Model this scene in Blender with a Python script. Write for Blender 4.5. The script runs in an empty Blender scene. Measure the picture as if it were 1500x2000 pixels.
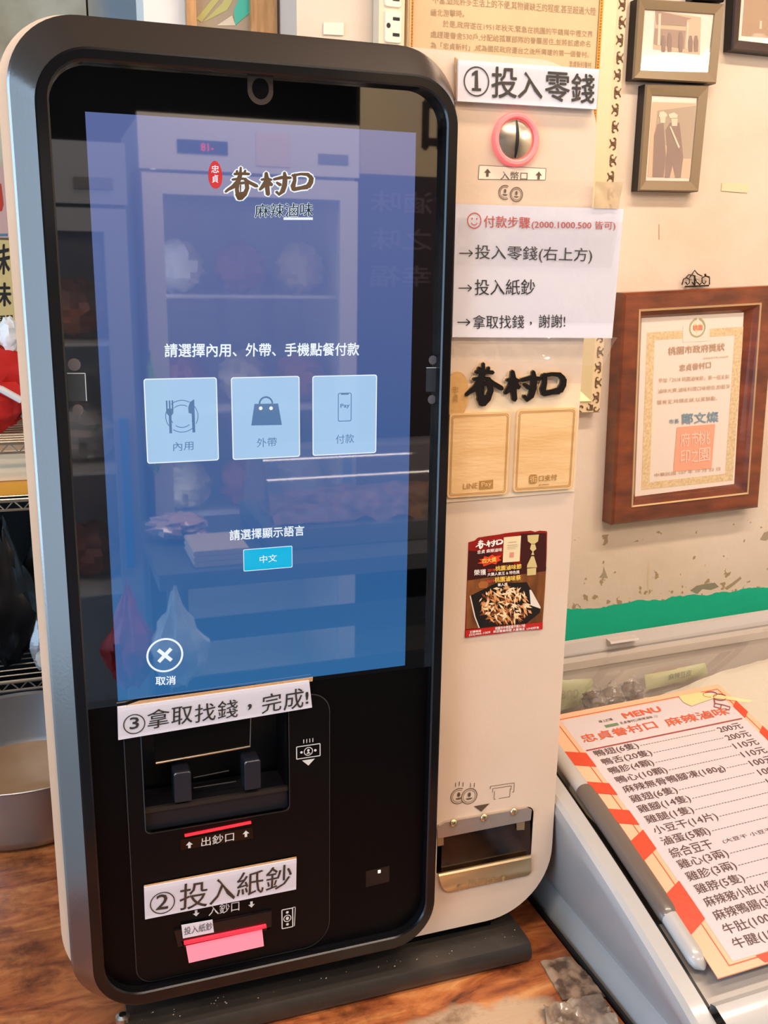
import bpy, math, random
from mathutils import Vector, Matrix, noise
random.seed(7)
SC = bpy.context.scene
COL = SC.collection
# ------------------------------------------------------------------ camera
FPX = 1901.0
CAM = Vector((-0.0489, -0.91, 0.4098))
RT = Vector((0.9442, -0.3290, 0.0141)).normalized()
FW = Vector((0.3226, 0.9155, -0.2402)).normalized()
UPV = RT.cross(FW).normalized()
cd = bpy.data.cameras.new('camera')
cd.sensor_fit = 'VERTICAL'; cd.sensor_height = 36.0; cd.lens = 36.0*FPX/2000.0
cd.clip_start = 0.02; cd.clip_end = 60
co = bpy.data.objects.new('camera', cd); COL.objects.link(co)
M = Matrix((RT, UPV, -FW)).transposed().to_4x4(); M.translation = CAM
co.matrix_world = M
SC.camera = co
# ------------------------------------------------------------------ world, lights, exposure
w = bpy.data.worlds.new('world'); SC.world = w; w.use_nodes = True
bg = w.node_tree.nodes['Background']
bg.inputs[0].default_value = (0.52, 0.74, 1.0, 1); bg.inputs[1].default_value = 1.5
SC.view_settings.view_transform = 'Standard'; SC.view_settings.look = 'None'
SC.view_settings.exposure = 0.08; SC.view_settings.gamma = 1.0
SC.view_settings.use_curve_mapping = False
SC.cycles.use_denoising = True
SC.cycles.max_bounces = 8
SC.cycles.transparent_max_bounces = 12
SC.cycles.sample_clamp_indirect = 6.0
def area(name, loc, size, size_y, power, color, target):
    l = bpy.data.lights.new(name, 'AREA'); l.shape = 'RECTANGLE'
    l.size = size; l.size_y = size_y; l.energy = power; l.color = color
    o = bpy.data.objects.new(name, l); COL.objects.link(o); o.location = loc
    o.rotation_euler = (Vector(target)-Vector(loc)).to_track_quat('-Z', 'Y').to_euler()
    return o
CEIL = 1.55; FLOOR = -1.15
WARM = (1.0, 0.82, 0.68)
TUBES = [(1.0, -0.30), (0.75, -1.5), (-0.6, -0.9)]
for tx, ty in TUBES:
    area('tube_lamp_light', (tx, ty, CEIL-0.10), 1.15, 0.10, 21, WARM, (tx, ty, 0))
area('lower_wall_fill_light', (2.08, -1.1, 1.1), 1.15, 0.08, 14, WARM, (1.05, .56, -.15))  # added fill beside the wall tube, brightens the lower back wall
# daylight from the open shop front on the left
area('daylight_opening_light', (-2.3, -1.0, 0.35), 2.6, 2.0, 66, (0.46, 0.71, 1.0), (0.6, -0.2, 0.1))

# ------------------------------------------------------------------ helpers
def s2l(h):
    h = h.lstrip('#'); v = [int(h[i:i+2], 16)/255 for i in (0, 2, 4)]
    return tuple((c/12.92 if c <= .04045 else ((c+.055)/1.055)**2.4) for c in v)+(1,)
def ray(px, py): return FW + RT*((px-750)/FPX) + UPV*((1000-py)/FPX)
def U(px, py, ax, val):
    d = ray(px, py); t = (val-CAM[ax])/d[ax]; return CAM+d*t
def P2(px, py, Y): q = U(px, py, 1, Y); return (q.x, q.z)
MC = {}
def mat(name, color, rough=.5, metal=0.0, ior=1.5, emit=None, estr=0.0, bump=0.0, bscale=60., vary=0.0,
        vscale=8., color2=None, spec=.5, coat=0.0, alpha=1.0, trans=0.0, stretch=(1, 1, 1), detail=6, lo=.35, hi=.65, rvary=0.0):
    if name in MC: return MC[name]
    m = bpy.data.materials.new(name); m.use_nodes = True; nt = m.node_tree; b = nt.nodes['Principled BSDF']
    c = s2l(color) if isinstance(color, str) else tuple(color)+(1,)
    b.inputs['Base Color'].default_value = c
    b.inputs['Roughness'].default_value = rough; b.inputs['Metallic'].default_value = metal
    b.inputs['IOR'].default_value = ior; b.inputs['Specular IOR Level'].default_value = spec
    b.inputs['Coat Weight'].default_value = coat; b.inputs['Coat Roughness'].default_value = .08
    b.inputs['Alpha'].default_value = alpha; b.inputs['Transmission Weight'].default_value = trans
    if emit is not None:
        b.inputs['Emission Color'].default_value = s2l(emit); b.inputs['Emission Strength'].default_value = estr
    if bump or vary or color2 or rvary:
        tc = nt.nodes.new('ShaderNodeTexCoord'); mp = nt.nodes.new('ShaderNodeMapping')
        mp.inputs['Scale'].default_value = stretch; nt.links.new(tc.outputs['Object'], mp.inputs[0])
    if color2 or vary:
        n = nt.nodes.new('ShaderNodeTexNoise'); n.inputs['Scale'].default_value = vscale; n.inputs['Detail'].default_value = detail
        nt.links.new(mp.outputs[0], n.inputs['Vector'])
        r = nt.nodes.new('ShaderNodeValToRGB'); r.color_ramp.elements[0].position = lo; r.color_ramp.elements[1].position = hi
        c2 = s2l(color2) if color2 else tuple(x*(1-vary) for x in c[:3])+(1,)
        r.color_ramp.elements[0].color = c; r.color_ramp.elements[1].color = c2
        nt.links.new(n.outputs[0], r.inputs[0]); nt.links.new(r.outputs[0], b.inputs['Base Color'])
    if rvary:
        n3 = nt.nodes.new('ShaderNodeTexNoise'); n3.inputs['Scale'].default_value = 14; n3.inputs['Detail'].default_value = 8
        nt.links.new(mp.outputs[0], n3.inputs['Vector'])
        mr = nt.nodes.new('ShaderNodeMapRange'); mr.inputs[1].default_value = .4; mr.inputs[2].default_value = .75
        mr.inputs[3].default_value = rough; mr.inputs[4].default_value = rough+rvary
        nt.links.new(n3.outputs[0], mr.inputs[0]); nt.links.new(mr.outputs[0], b.inputs['Roughness'])
    if bump:
        n2 = nt.nodes.new('ShaderNodeTexNoise'); n2.inputs['Scale'].default_value = bscale; n2.inputs['Detail'].default_value = 8
        nt.links.new(mp.outputs[0], n2.inputs['Vector'])
        bp = nt.nodes.new('ShaderNodeBump'); bp.inputs['Strength'].default_value = min(1, bump); bp.inputs['Distance'].default_value = .002
        nt.links.new(n2.outputs[0], bp.inputs['Height']); nt.links.new(bp.outputs[0], b.inputs['Normal'])
    MC[name] = m; return m
def clear(name, tint='#ffffff', gloss=.12, rough=.08, haze=0.0, bump=.0, bscale=40, hazecol='#ffffff'):
    """thin clear plastic or glass film: lets light through, reflects, and may be a little milky"""
    if name in MC: return MC[name]
    m = bpy.data.materials.new(name); m.use_nodes = True; nt = m.node_tree
    nt.nodes.remove(nt.nodes['Principled BSDF']); out = nt.nodes['Material Output']
    tr = nt.nodes.new('ShaderNodeBsdfTransparent'); tr.inputs[0].default_value = s2l(tint)
    gl = nt.nodes.new('ShaderNodeBsdfGlossy'); gl.inputs['Roughness'].default_value = rough
    df = nt.nodes.new('ShaderNodeBsdfDiffuse'); df.inputs[0].default_value = s2l(hazecol)
    m1 = nt.nodes.new('ShaderNodeMixShader'); m1.inputs[0].default_value = haze
    nt.links.new(tr.outputs[0], m1.inputs[1]); nt.links.new(df.outputs[0], m1.inputs[2])
    fr = nt.nodes.new('ShaderNodeLayerWeight'); pw = nt.nodes.new('ShaderNodeMath'); pw.operation = 'POWER'; pw.inputs[1].default_value = 4
    nt.links.new(fr.outputs['Facing'], pw.inputs[0])
    mu = nt.nodes.new('ShaderNodeMath'); mu.operation = 'MULTIPLY_ADD'; mu.inputs[1].default_value = .7; mu.inputs[2].default_value = gloss
    mu.use_clamp = True
    nt.links.new(pw.outputs[0], mu.inputs[0])
    m2 = nt.nodes.new('ShaderNodeMixShader'); nt.links.new(mu.outputs[0], m2.inputs[0])
    nt.links.new(m1.outputs[0], m2.inputs[1]); nt.links.new(gl.outputs[0], m2.inputs[2]); nt.links.new(m2.outputs[0], out.inputs[0])
    if bump:
        tc = nt.nodes.new('ShaderNodeTexCoord'); n2 = nt.nodes.new('ShaderNodeTexNoise'); n2.inputs['Scale'].default_value = bscale
        n2.inputs['Detail'].default_value = 3; nt.links.new(tc.outputs['Object'], n2.inputs['Vector'])
        bp = nt.nodes.new('ShaderNodeBump'); bp.inputs['Strength'].default_value = bump; bp.inputs['Distance'].default_value = .003
        nt.links.new(n2.outputs[0], bp.inputs['Height'])
        for x in (gl, df, fr): nt.links.new(bp.outputs[0], x.inputs['Normal'])
    MC[name] = m; return m

class MB:
    def __init__(s): s.v = []; s.f = []
    def add(s, vs, fs):
        o = len(s.v); s.v += [tuple(v) for v in vs]; s.f += [tuple(i+o for i in f) for f in fs]; return s
    def box(s, a, b):
        x0, y0, z0 = a; x1, y1, z1 = b
        vs = [(x0,y0,z0),(x1,y0,z0),(x1,y1,z0),(x0,y1,z0),(x0,y0,z1),(x1,y0,z1),(x1,y1,z1),(x0,y1,z1)]
        return s.add(vs, [(0,3,2,1),(4,5,6,7),(0,1,5,4),(1,2,6,5),(2,3,7,6),(3,0,4,7)])
    def quad(s, *p): return s.add(p, [(0,1,2,3)])
    def loft(s, rings, cap0=False, cap1=False, close=True):
        n = len(rings[0]); vs = [p for r in rings for p in r]; fs = []
        for i in range(len(rings)-1):
            for j in range(n if close else n-1):
                k = (j+1) % n
                fs.append((i*n+j, i*n+k, (i+1)*n+k, (i+1)*n+j))
        if cap0: fs.append(tuple(range(n-1, -1, -1)))
        if cap1: fs.append(tuple((len(rings)-1)*n+j for j in range(n)))
        return s.add(vs, fs)
    def tube(s, pts, r, n=8, caps=True):
        pts = [Vector(p) for p in pts]; rings = []
        for i, p in enumerate(pts):
            d = (pts[min(i+1, len(pts)-1)]-pts[max(i-1, 0)]).normalized()
            a = d.orthogonal().normalized() if i == 0 else (pa - d*pa.dot(d)).normalized()
            pa = a; b = d.cross(a)
            rr = r[i] if isinstance(r, (list, tuple)) else r
            rings.append([p+(a*math.cos(t)+b*math.sin(t))*rr for t in [2*math.pi*k/n for k in range(n)]])
        return s.loft(rings, caps, caps)
    def lathe(s, prof, c, n=40, axis='z'):
        rings = []
        for r, h in prof:
            ring = []
            for k in range(n):
                t = 2*math.pi*k/n
                if axis == 'z': ring.append((c[0]+r*math.cos(t), c[1]+r*math.sin(t), c[2]+h))
                else: ring.append((c[0]+r*math.cos(t), c[1]-h, c[2]+r*math.sin(t)))
            rings.append(ring)
        return s.loft(rings)
    def build(s, name, m, parent=None, smooth=False, angle=40):
        me = bpy.data.meshes.new(name); me.from_pydata([tuple(v) for v in s.v], [], s.f); me.validate()
        o = bpy.data.objects.new(name, me); COL.objects.link(o)
        me.materials.append(m)
        if parent is not None:
            o.parent = parent
            q = parent; off = Vector((0, 0, 0))
            while q is not None: off += q.location; q = q.parent
            o.location = -off
        if smooth:
            me.shade_smooth()
            try: me.set_sharp_from_angle(angle=math.radians(angle))
            except Exception: pass
        me.update(); return o
def thing(name, label, cat, loc=(0, 0, 0), group=None):
    o = bpy.data.objects.new(name, None); COL.objects.link(o); o.location = loc; o.empty_display_size = .05
    o['label'] = label; o['category'] = cat
    if group: o['group'] = group
    return o
def tag(o, label, cat, group=None, kind=None):
    o['label'] = label; o['category'] = cat
    if group: o['group'] = group
    if kind: o['kind'] = kind
    return o
def struct(o): o['kind'] = 'structure'; return o
def rrect(x0, z0, x1, z1, r, n=10):
    """outline anticlockwise; r = radius or (bl, br, tr, tl)"""
    if not isinstance(r, (tuple, list)): r = (r,)*4
    out = []
    for (cx, cz, rr, a0) in ((x0+r[0], z0+r[0], r[0], 180), (x1-r[1], z0+r[1], r[1], 270), (x1-r[2], z1-r[2], r[2], 0), (x0+r[3], z1-r[3], r[3], 90)):
        for k in range(n+1):
            t = math.radians(a0+90*k/n); out.append((cx+rr*math.cos(t), cz+rr*math.sin(t)))
    return out
def at(out, y): return [(x, y, z) for x, z in out]
def plate(mb, outlines, y0, y1):
    """flat sheet in the XZ plane between y0 (front) and y1 (back); later outlines are holes"""
    cu = bpy.data.curves.new('tmp', 'CURVE'); cu.dimensions = '2D'; cu.fill_mode = 'BOTH'; cu.extrude = (y1-y0)/2
    for o in outlines:
        sp = cu.splines.new('POLY'); sp.points.add(len(o)-1); sp.use_cyclic_u = True
        for i, (x, z) in enumerate(o): sp.points[i].co = (x, z, 0, 1)
    ob = bpy.data.objects.new('tmp', cu); me = ob.to_mesh(); ym = (y0+y1)/2
    mb.add([(v.co.x, ym-v.co.z, v.co.y) for v in me.vertices], [tuple(p.vertices) for p in me.polygons])
    ob.to_mesh_clear(); bpy.data.objects.remove(ob); bpy.data.curves.remove(cu); return mb
TC = {}
def glyphs(s, bold=0.0, space=1.0):
    k = (s, bold, space)
    if k in TC: return TC[k]
    cu = bpy.data.curves.new('tmp', 'FONT'); cu.body = s; cu.size = 1; cu.resolution_u = 2; cu.space_character = space
    ob = bpy.data.objects.new('tmp', cu); me = ob.to_mesh()
    vs = [(v.co.x, v.co.y, 0) for v in me.vertices]; fs = [tuple(p.vertices) for p in me.polygons]
    ob.to_mesh_clear(); bpy.data.objects.remove(ob); bpy.data.curves.remove(cu)
    xs = [v[0] for v in vs] or [0]; ys = [v[1] for v in vs] or [0]
    bx = (min(xs), max(xs), min(ys), max(ys))
    if bold > 0:   # heavier weight: the outline overlaid a little to each side
        d = min(bold, .03)*1.1; n = len(vs); v2 = []; f2 = []
        for k2, (dx, dy) in enumerate(((d, 0), (-d, 0), (0, d), (0, -d)) if bold > .008 else ((d, 0), (-d, 0))):
            v2 += [(x+dx, y+dy, k2) for x, y, _ in vs]; f2 += [tuple(i+n*k2 for i in f) for f in fs]
        vs, fs = v2, f2
    TC[k] = (vs, fs)+bx; return TC[k]
def text3(mb, s, bl, br, tl, bold=0.0, off=Vector((0, -.0004, 0))):
    """ink box of the text laid on the parallelogram bl, br, tl (3-D points)"""
    vs, fs, x0, x1, y0, y1 = glyphs(s, bold)
    bl, br, tl = Vector(bl), Vector(br), Vector(tl)
    a = (br-bl)/(x1-x0); b = (tl-bl)/(y1-y0)
    on = off.normalized() if off.length > 0 else a.cross(b).normalized()
    mb.add([bl+a*(x-x0)+b*(y-y0)+off+on*(7e-5*k) for x, y, k in vs], fs); return mb
def ptext(mb, s, Y, bl, br, tl, bold=0.0, off=.0004):
    return text3(mb, s, U(*bl, 1, Y), U(*br, 1, Y), U(*tl, 1, Y), bold, Vector((0, -off, 0)))
def P2(px, py, Y): q = U(px, py, 1, Y); return (q.x, q.z)
def ring2(mb, c, r, wd, y, n=40, a0=0, a1=360):
    vs = []; full = abs(a1-a0) >= 360; m = n if full else n+1
    for k in range(m):
        t = math.radians(a0+(a1-a0)*k/n)
        for rr in (r-wd/2, r+wd/2): vs.append((c[0]+rr*math.cos(t), y, c[1]+rr*math.sin(t)))
    fs = [(2*k, 2*((k+1) % m), 2*((k+1) % m)+1, 2*k+1) for k in range(n)]
    return mb.add(vs, fs)
def disc2(mb, c, rx, rz, y, n=28):
    return mb.add([(c[0]+rx*math.cos(2*math.pi*k/n), y, c[1]+rz*math.sin(2*math.pi*k/n)) for k in range(n)], [tuple(range(n))])
def line2(mb, p, q, wd, y):
    d = Vector((q[0]-p[0], q[1]-p[1])); d.normalize(); n = Vector((-d.y, d.x))*wd/2
    return mb.add([(p[0]+n.x, y, p[1]+n.y), (q[0]+n.x, y, q[1]+n.y), (q[0]-n.x, y, q[1]-n.y), (p[0]-n.x, y, p[1]-n.y)], [(0, 1, 2, 3)])
def poly2(mb, pts, y): return mb.add([(x, y, z) for x, z in pts], [tuple(range(len(pts)))])
def pline(mb, pts, Y, wd, off=.0004):
    q = [P2(*p, Y) for p in pts]
    for a, b in zip(q, q[1:]): line2(mb, a, b, wd, Y-off)
    return mb
def ribbon(pts):
    """outline of a brush stroke through (x, y, width) points"""
    L = []; R = []; n = len(pts)
    for i, (x, y, w_) in enumerate(pts):
        a = pts[max(0, i-1)]; b = pts[min(n-1, i+1)]
        d = Vector((b[0]-a[0], b[1]-a[1])); d.normalize(); nn = Vector((-d.y, d.x))*w_/2
        if i == 0: L.append((x-d.x*w_*.4, y-d.y*w_*.4))
        L.append((x+nn.x, y+nn.y)); R.append((x-nn.x, y-nn.y))
        if i == n-1: L.append((x+d.x*w_*.4, y+d.y*w_*.4))
    return L+R[::-1]
# brush strokes of the shop sign's three characters, in a 855 x 390 box (y down)
BRUSH = [[(115,50,26),(120,90,34)],[(152,14,24),(150,60,30),(146,100,40)],[(196,48,24),(184,92,36)],[(92,88,34),(150,84,36),(232,92,34)],
 [(72,150,30),(140,140,36),(205,146,28)],[(150,90,44),(128,170,52),(80,230,50),(30,262,36),(8,285,30)],[(190,150,36),(232,185,40),(300,228,44),(312,236,30)],
 [(122,190,44),(116,260,42),(124,330,44),(140,372,40)],[(208,190,44),(214,250,46),(190,320,50),(150,368,46)],[(120,196,36),(212,186,36)],[(116,320,52),(190,310,52)],
 [(150,214,20),(150,300,14)],
 [(395,82,34),(400,150,54),(405,230,50),(415,330,46),(420,342,20)],[(350,160,30),(405,150,40),(448,166,30)],[(395,180,50),(362,240,46),(335,274,30)],[(420,180,34),(448,225,44),(450,232,24)],
 [(470,160,34),(545,142,44),(635,148,34)],[(572,84,30),(580,150,52),(576,230,54),(556,300,54),(522,332,42),(496,300,34)],[(498,196,30),(536,226,42)],
 [(672,112,40),(674,180,40),(658,240,54),(664,288,40)],[(650,122,34),(735,108,34),(800,114,44),(836,150,48)],[(840,152,50),(834,205,56),(806,256,60)],[(668,280,50),(740,266,48),(800,256,62)]]
def brush(mb, bl, br, tl, y0, y1, grow=0.0, Y=None):
    a = Vector(br)-Vector(bl); b = Vector(tl)-Vector(bl)
    for i_, st in enumerate(BRUSH):
        o = ribbon([(x, y, w_+grow) for x, y, w_ in st])
        q = [Vector(bl)+a*(x/855)+b*(1-y/390) for x, y in o]
        n = len(q); ya_ = y0-2.5e-5*i_; mb.add([(p.x, ya_, p.z) for p in q]+[(p.x, y1, p.z) for p in q],
              [tuple(range(n)), tuple(range(2*n-1, n-1, -1))]+[(i, (i+1) % n, n+(i+1) % n, n+i) for i in range(n)])
    return mb
def grid(mb, fn, nu, nv, back=None):
    vs = [fn(i/nu, j/nv) for j in range(nv+1) for i in range(nu+1)]
    fs = [(j*(nu+1)+i, j*(nu+1)+i+1, (j+1)*(nu+1)+i+1, (j+1)*(nu+1)+i) for j in range(nv) for i in range(nu)]
    return mb.add(vs, fs)
def blob(mb, c, r, amp=.15, freq=3., seed=0, n=20, m=14, pinch=0.0, folds=0):
    """lumpy closed body; pinch gathers the top into a neck"""
    rings = []
    for j in range(m+1):
        v = j/m; ph = math.pi*v; ring = []
        for k in range(n):
            t = 2*math.pi*k/n
            d = Vector((math.sin(ph)*math.cos(t), math.sin(ph)*math.sin(t), -math.cos(ph)))
            s_ = 1+amp*noise.noise(d*freq+Vector((seed*3.1, seed, 0)))*2
            if folds: s_ += .12*math.sin(t*folds+seed)*max(0, d.z+.2)
            q = Vector((d.x*r[0]*s_, d.y*r[1]*s_, d.z*r[2]*(1+amp*noise.noise(d*freq*1.3+Vector((0, seed, 5))))))
            if pinch and d.z > 0:
                k_ = 1-pinch*d.z**1.0
                q.x *= k_; q.y *= k_; q.z *= 1+.35*d.z
            ring.append(Vector(c)+q)
        rings.append(ring)
    return mb.loft(rings, True, True)

# ------------------------------------------------------------------ materials
m_wall = mat('plaster_cream', '#ecd8be', .75, bump=.5, bscale=30, color2='#dcc4a4', vscale=5, lo=.3, hi=.75)
m_black = mat('black_plastic', '#030304', .40, ior=1.35, spec=.25, bump=.12, bscale=900)
m_blackgl = mat('black_gloss_glass', '#020203', .02, ior=2.3)
m_bezel = mat('bezel_graphite', '#8f8a86', .22, metal=.95, bump=.04, bscale=300)
m_white = mat('cream_powder_coat', '#dbc3ac', .45, bump=.08, bscale=200, color2='#d0b69c', vscale=6, lo=.3, hi=.8)
m_card = mat('card_white', '#d9d4da', .4, bump=.15, bscale=20, coat=.5)
m_cardedge = mat('corrugated_brown', '#b98f63', .8, bump=.6, bscale=400)
m_ink = mat('ink_black', '#17120f', .5)
m_tape = clear('clear_tape', gloss=.05, rough=.07, haze=.02, bump=.6, bscale=34, hazecol='#f3e6d4')
m_silver = mat('brushed_steel', '#b8b4ae', .3, metal=1, bump=.15, bscale=120)

# ------------------------------------------------------------------ room
DW = 0.56      # wall behind the freezer
XW0 = U(580, 100, 1, DW).x; DP = 0.68; XP0 = U(280, 10, 1, DP).x; DL = 1.3
def wallmat():
    m = mat('wall_plaster_green_band', '#e2cfbd', .75, bump=.9, bscale=26, color2='#d3bda4', vscale=5, lo=.35, hi=.8)
    nt = m.node_tree; b = nt.nodes['Principled BSDF']; src = b.inputs['Base Color'].links[0].from_socket
    tc = nt.nodes.new('ShaderNodeTexCoord'); sp = nt.nodes.new('ShaderNodeSeparateXYZ'); nt.links.new(tc.outputs['Object'], sp.inputs[0])
    n = nt.nodes.new('ShaderNodeTexNoise'); n.inputs['Scale'].default_value = 18; n.inputs['Detail'].default_value = 9; nt.links.new(tc.outputs['Object'], n.inputs['Vector'])
    ma = nt.nodes.new('ShaderNodeMath'); ma.operation = 'MULTIPLY_ADD'; ma.inputs[1].default_value = .03; nt.links.new(n.outputs[0], ma.inputs[0]); nt.links.new(sp.outputs[2], ma.inputs[2])
    lt = nt.nodes.new('ShaderNodeMath'); lt.operation = 'LESS_THAN'; lt.inputs[1].default_value = -.168; nt.links.new(ma.outputs[0], lt.inputs[0])
    # chipped paint just above the band
    n2 = nt.nodes.new('ShaderNodeTexNoise'); n2.inputs['Scale'].default_value = 52; n2.inputs['Detail'].default_value = 12; nt.links.new(tc.outputs['Object'], n2.inputs['Vector'])
    mr = nt.nodes.new('ShaderNodeMapRange'); mr.inputs[1].default_value = -.17; mr.inputs[2].default_value = .0; mr.inputs[3].default_value = .60; mr.inputs[4].default_value = .80
    zb2 = nt.nodes.new('ShaderNodeMath'); zb2.operation = 'MULTIPLY_ADD'; zb2.inputs[1].default_value = -.02; zb2.inputs[2].default_value = 0; nt.links.new(sp.outputs[0], zb2.inputs[0])
    zs = nt.nodes.new('ShaderNodeMath'); zs.operation = 'ADD'; nt.links.new(sp.outputs[2], zs.inputs[0]); nt.links.new(zb2.outputs[0], zs.inputs[1])
    cmp_ = nt.nodes.new('ShaderNodeMath'); cmp_.operation = 'COMPARE'; cmp_.inputs[1].default_value = -.075; cmp_.inputs[2].default_value = .010; nt.links.new(zs.outputs[0], cmp_.inputs[0])
    sb = nt.nodes.new('ShaderNodeMath'); sb.operation = 'MULTIPLY_ADD'; sb.inputs[1].default_value = -.10; nt.links.new(cmp_.outputs[0], sb.inputs[0]); nt.links.new(mr.outputs[0], sb.inputs[2])
    nt.links.new(sp.outputs[2], mr.inputs[0])
    gt = nt.nodes.new('ShaderNodeMath'); gt.operation = 'GREATER_THAN'; nt.links.new(n2.outputs[0], gt.inputs[0]); nt.links.new(sb.outputs[0], gt.inputs[1])
    mx0 = nt.nodes.new('ShaderNodeMixRGB'); nt.links.new(gt.outputs[0], mx0.inputs[0]); nt.links.new(src, mx0.inputs[1]); mx0.inputs[2].default_value = s2l('#a98f6c')
    mx = nt.nodes.new('ShaderNodeMixRGB'); nt.links.new(lt.outputs[0], mx.inputs[0]); nt.links.new(mx0.outputs[0], mx.inputs[1]); mx.inputs[2].default_value = s2l('#05b48c')
    nt.links.new(mx.outputs[0], b.inputs['Base Color']); return m
m_wallg = wallmat()
WB = struct(MB().box((XW0, DW, FLOOR), (2.3, DW+.12, CEIL)).build('wall_back', m_wallg))
for pts_, c_ in ((((1170, 1128), (1177, 1118), (1179, 1106), (1183, 1118), (1187, 1129)), '#a8977c'), (((1484, 1054), (1492, 1040), (1502, 1037), (1502, 1052), (1495, 1056)), '#a8977c'), (((1265, 1100), (1269, 1098), (1267, 1160), (1264, 1164)), '#d8c0a0'),
                 (((1286, 438), (1288, 438), (1288, 468), (1286, 468)), '#b89a7c'), (((1348, 1153), (1360, 1144), (1378, 1140), (1396, 1138), (1404, 1146), (1388, 1152), (1372, 1150), (1362, 1160)), '#8f8a72'), (((1415, 1148), (1430, 1138), (1446, 1126), (1448, 1130), (1434, 1142), (1420, 1152)), '#a89474')):
    mb = MB(); mb.add([(P2(*p, DW)[0], DW-.0004, P2(*p, DW)[1]) for p in pts_], [tuple(range(len(pts_)))]); mb.build('paint_chip', mat('chip_'+c_[1:], c_, .9), WB)
struct(MB().box((XP0, DP, FLOOR), (XW0-.001, DP+.1, CEIL)).build('wall_pillar', mat('post_white', '#e8e2da', .6, bump=.2)))
m_mott = mat('mottled_wall', '#dccbac', .8, bump=.5, bscale=15, color2='#a8926f', vscale=7, lo=.45, hi=.72)
XS = U(172, 10, 1, DL).x
struct(MB().box((-1.6, DL, FLOOR), (XS-.004, DL+.1, CEIL)).build('wall_left_alcove', m_mott))
struct(MB().box((XS, DL-.01, FLOOR), (.9, DL+.1, CEIL)).build('door_1', mat('stained_panel', '#c9ae86', .6, color2='#8e98a2', vscale=3, lo=.4, hi=.6, bump=.2, stretch=(3, 1, .4))))
struct(MB().box((2.2, -3.2, FLOOR), (2.3, DW-.001, CEIL)).build('wall_right', m_wall))
struct(MB().box((-2.6, -3.3, FLOOR), (2.3, -3.2, CEIL)).build('wall_rear', mat('rear_wall', '#1c1815', .8, bump=.3, bscale=20)))
struct(MB().box((-2.7, -3.3, FLOOR-.1), (2.4, 1.5, FLOOR)).build('floor', mat('grey_tile_floor', '#a9abad', .4, vary=.25, vscale=6)))
struct(MB().box((-2.7, -3.3, CEIL), (2.4, 1.5, CEIL+.1)).build('ceiling', mat('brown_ceiling', '#6b5036', .8, vary=.3, vscale=3)))
struct(MB().box((-1.7, .75, FLOOR), (-1.6, 1.4, CEIL)).build('wall_left', mat('side_wall', '#b5a58f', .8, vary=.2)))
for tx, ty in TUBES:
    t = thing('tube_lamp', 'white fluorescent tube lamp fixed to the ceiling ' + {0: 'above the kiosk', 1: 'in front of the refrigerator', 2: 'near the open shop front'}[TUBES.index((tx, ty))], 'lamp', (tx, ty, CEIL-.06))
    MB().box((tx-.62, ty-.05, CEIL-.05), (tx+.62, ty+.05, CEIL)).build('lamp_housing', mat('lamp_white', '#e8e4de', .5), t)
    MB().tube([(tx-.59, ty, CEIL-.07), (tx+.59, ty, CEIL-.07)], .014).build('lamp_tube', mat('lamp_glow', '#ffffff', .5, emit='#ffe6c4', estr=9), t, True)

t = thing('tube_lamp', 'white fluorescent tube lamp fixed low on the right wall', 'lamp', (2.19, -1.1, 1.1))
MB().box((2.15, -1.75, 1.06), (2.199, -.5, 1.14)).build('lamp_housing', mat('lamp_white', '', .5), t)
MB().tube([(2.13, -1.72, 1.1), (2.13, -.53, 1.1)], .014).build('lamp_tube', mat('lamp_glow', '', .5), t, True)
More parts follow.
